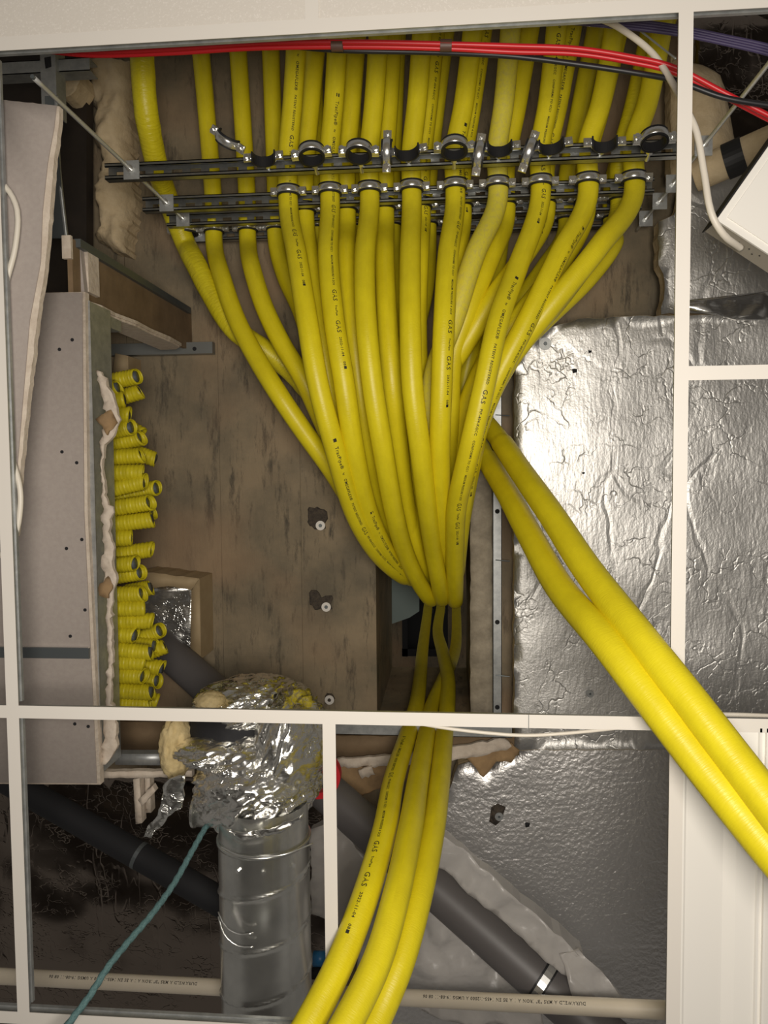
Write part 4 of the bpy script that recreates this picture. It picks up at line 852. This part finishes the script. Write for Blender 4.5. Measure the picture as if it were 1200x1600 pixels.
# ------------------------------------------------------------------ cables and rope
def cable(name, pts, r, m, label, cat_='cable', n=10): return tag(tube(name, [at(*p) for p in pts], r, M[m], None, n), label, cat_)
cable('red_cable', [(60, 70, 1.60), (140, 80, 1.60), (260, 77, 1.6), (400, 67, 1.6), (560, 66, 1.6), (700, 69, 1.6), (800, 72, 1.6), (900, 76, 1.6), (980, 88, 1.6), (1050, 104, 1.6), (1130, 144, 1.6), (1200, 180, 1.6), (1300, 230, 1.6)], .0052, 'red', 'upper red cable strung across the top of the pipes')
cable('red_cable', [(60, 78, 1.61), (140, 86, 1.61), (260, 83, 1.61), (400, 75, 1.61), (560, 73, 1.61), (700, 76, 1.61), (800, 81, 1.61), (900, 84, 1.61), (980, 96, 1.61), (1050, 112, 1.61), (1130, 150, 1.62), (1200, 186, 1.62), (1300, 236, 1.62)], .0052, 'red', 'lower red cable strung across the top of the pipes')
cable('black_cable', [(120, 62, 1.66), (300, 70, 1.66), (400, 68, 1.65), (520, 78, 1.63), (680, 82, 1.63), (800, 88, 1.62), (900, 100, 1.62), (1000, 115, 1.61), (1056, 126, 1.59), (1130, 152, 1.58), (1210, 166, 1.58), (1300, 180, 1.58)], .0055, 'blackcable', 'black cable running just below the red cables')
for px, l in ((527, 'left'), (697, 'right')):
    p, q = at(px - 9, 71, 1.606), at(px + 9, 71, 1.606); o = tube('cable_tape', [p, q], .0115, M['browntape'], None, 12); tag(o, 'brown tape wrap on the red cables, %s one' % l, 'tape')
for k in range(4):
    cable('purple_cable', [(840, 22 + k * 3, 1.72), (930, 30 + k * 3, 1.7), (1000, 34 + k * 4, 1.7), (1060, 42 + k * 4, 1.7), (1130, 56 + k * 4, 1.7), (1210, 74 + k * 4.5, 1.7), (1310, 108 + k * 5, 1.7)], .004, 'purple', 'dark purple data cable at top right, %s in its bundle' % ORD[k])
cable('white_cable', [(900, 20, 1.7), (945, 32, 1.68), (975, 48, 1.66), (1020, 84, 1.62), (1052, 132, 1.58), (1072, 170, 1.55), (1088, 205, 1.54), (1100, 270, 1.53), (1112, 335, 1.52), (1130, 366, 1.53), (1158, 388, 1.58)], .0065, 'whitecable', 'white cable curving down to the white box at upper right')
cable('white_cable', [(-40, 268, 1.50), (5, 288, 1.49), (26, 325, 1.49), (24, 385, 1.49), (8, 450, 1.49), (0, 520, 1.495), (0, 620, 1.495), (14, 700, 1.495), (30, 755, 1.49), (32, 790, 1.49), (24, 835, 1.49), (0, 870, 1.49)], .0055, 'whitecable', 'white cable looping over the leaning plasterboard at the left')
cable('white_cable', [(640, 1128, 1.47), (700, 1138, 1.46), (760, 1145, 1.46), (820, 1149, 1.46), (880, 1146, 1.46), (960, 1138, 1.47), (1020, 1130, 1.49)], .0035, 'whitecable', 'thin white cable sagging below the crossing bar')
cable('white_cable', [(1090, 1116, 1.50), (1140, 1117, 1.5), (1200, 1119, 1.5), (1300, 1122, 1.5)], .005, 'whitecable', 'white cable lying along the crossing bar at the right edge')
tw = lambda L, th, r: r * (1 + .16 * math.cos(3 * th + L * 260))
rp = tube('rope', [at(*p) for p in [(330, 1280, 1.78), (318, 1298, 1.74), (300, 1330, 1.68), (272, 1380, 1.6), (236, 1430, 1.52), (200, 1472, 1.46), (168, 1512, 1.41), (140, 1556, 1.37), (105, 1602, 1.33), (60, 1660, 1.28)]], .0065, M['rope'], None, 12, .004, tw); tag(rp, 'twisted teal rope hanging from beside the duct', 'rope')
nw = tube('support_wire', [at(990, 40, 1.75), at(1056, 92, 1.7)], .002, M['galv']); tag(nw, 'thin steel wire among the cables at top right', 'wire')

# ------------------------------------------------------------------ white box and foam at upper right
bz = 1.56
C0 = at(1122, 343, bz); u = (at(1200, 232, bz) - C0).normalized(); v_ = Vector((-u.y, u.x, 0)); 
if (v_.dot(at(1200, 390, bz) - C0)) < 0: v_ = -v_
wbx = empty('white_box', C0, 'white rectangular box set askew at the upper right edge', 'box')
def obox(a0, a1, b0, b1, z0, z1, nm, m):
    q = [C0 + u * a + v_ * b + Vector((0, 0, z)) for a in (a0, a1) for b in (b0, b1) for z in (z0, z1)]
    return build(nm, q, [(0, 1, 3, 2), (4, 6, 7, 5), (0, 4, 5, 1), (2, 3, 7, 6), (0, 2, 6, 4), (1, 5, 7, 3)], m, wbx)
M['boxside'] = mat('box_side_grey', (.40, .36, .30), .5)  # sides toned darker than the white front
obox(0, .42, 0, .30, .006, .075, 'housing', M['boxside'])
obox(-.002, .422, -.002, .302, 0, .006, 'frame', M['panel']); obox(.012, .40, .012, .288, -.003, 0, 'diffuser', M['panel'])
obox(-.005, .42, -.0045, -.002, .008, .075, 'dark_side', M['black'])  # black strip that darkens the thin upper left side of the box
for k in range(5):
    p = C0 + u * -.0005 + v_ * (.062 + .012 * k) + Vector((0, 0, .03 + .012 * (k % 2))); MB().cyl(p, p - u * .001, .0016, 6).build('vent_hole', M['black'], wbx)
fd = sheet('foam_dome', ragged([(1060, 60), (1090, 75), (1110, 80), (1140, 96), (1152, 130), (1160, 180), (1168, 232), (1130, 246), (1060, 262)], 1.0, 10, 3), 2.40, .14, M['foam'], None, .025, lambda x, y, e: .01 * fbm(x, y, 8) + .08 * max(0, 1 - e / .12) ** 2); tag(fd, 'smooth beige foam dome behind the right-hand threaded rod', 'foam')
ft, ftp = strpipe('pipe_insulation', (1085, 275, 2.3), (1215, 218, 2.2), .045, M['foam'], 'beige pipe insulation stub below the foam dome', 'pipe')
bt = ringat(ftp, 30, .0455, .05, 'black_strap', M['rubber'], ft, .003)
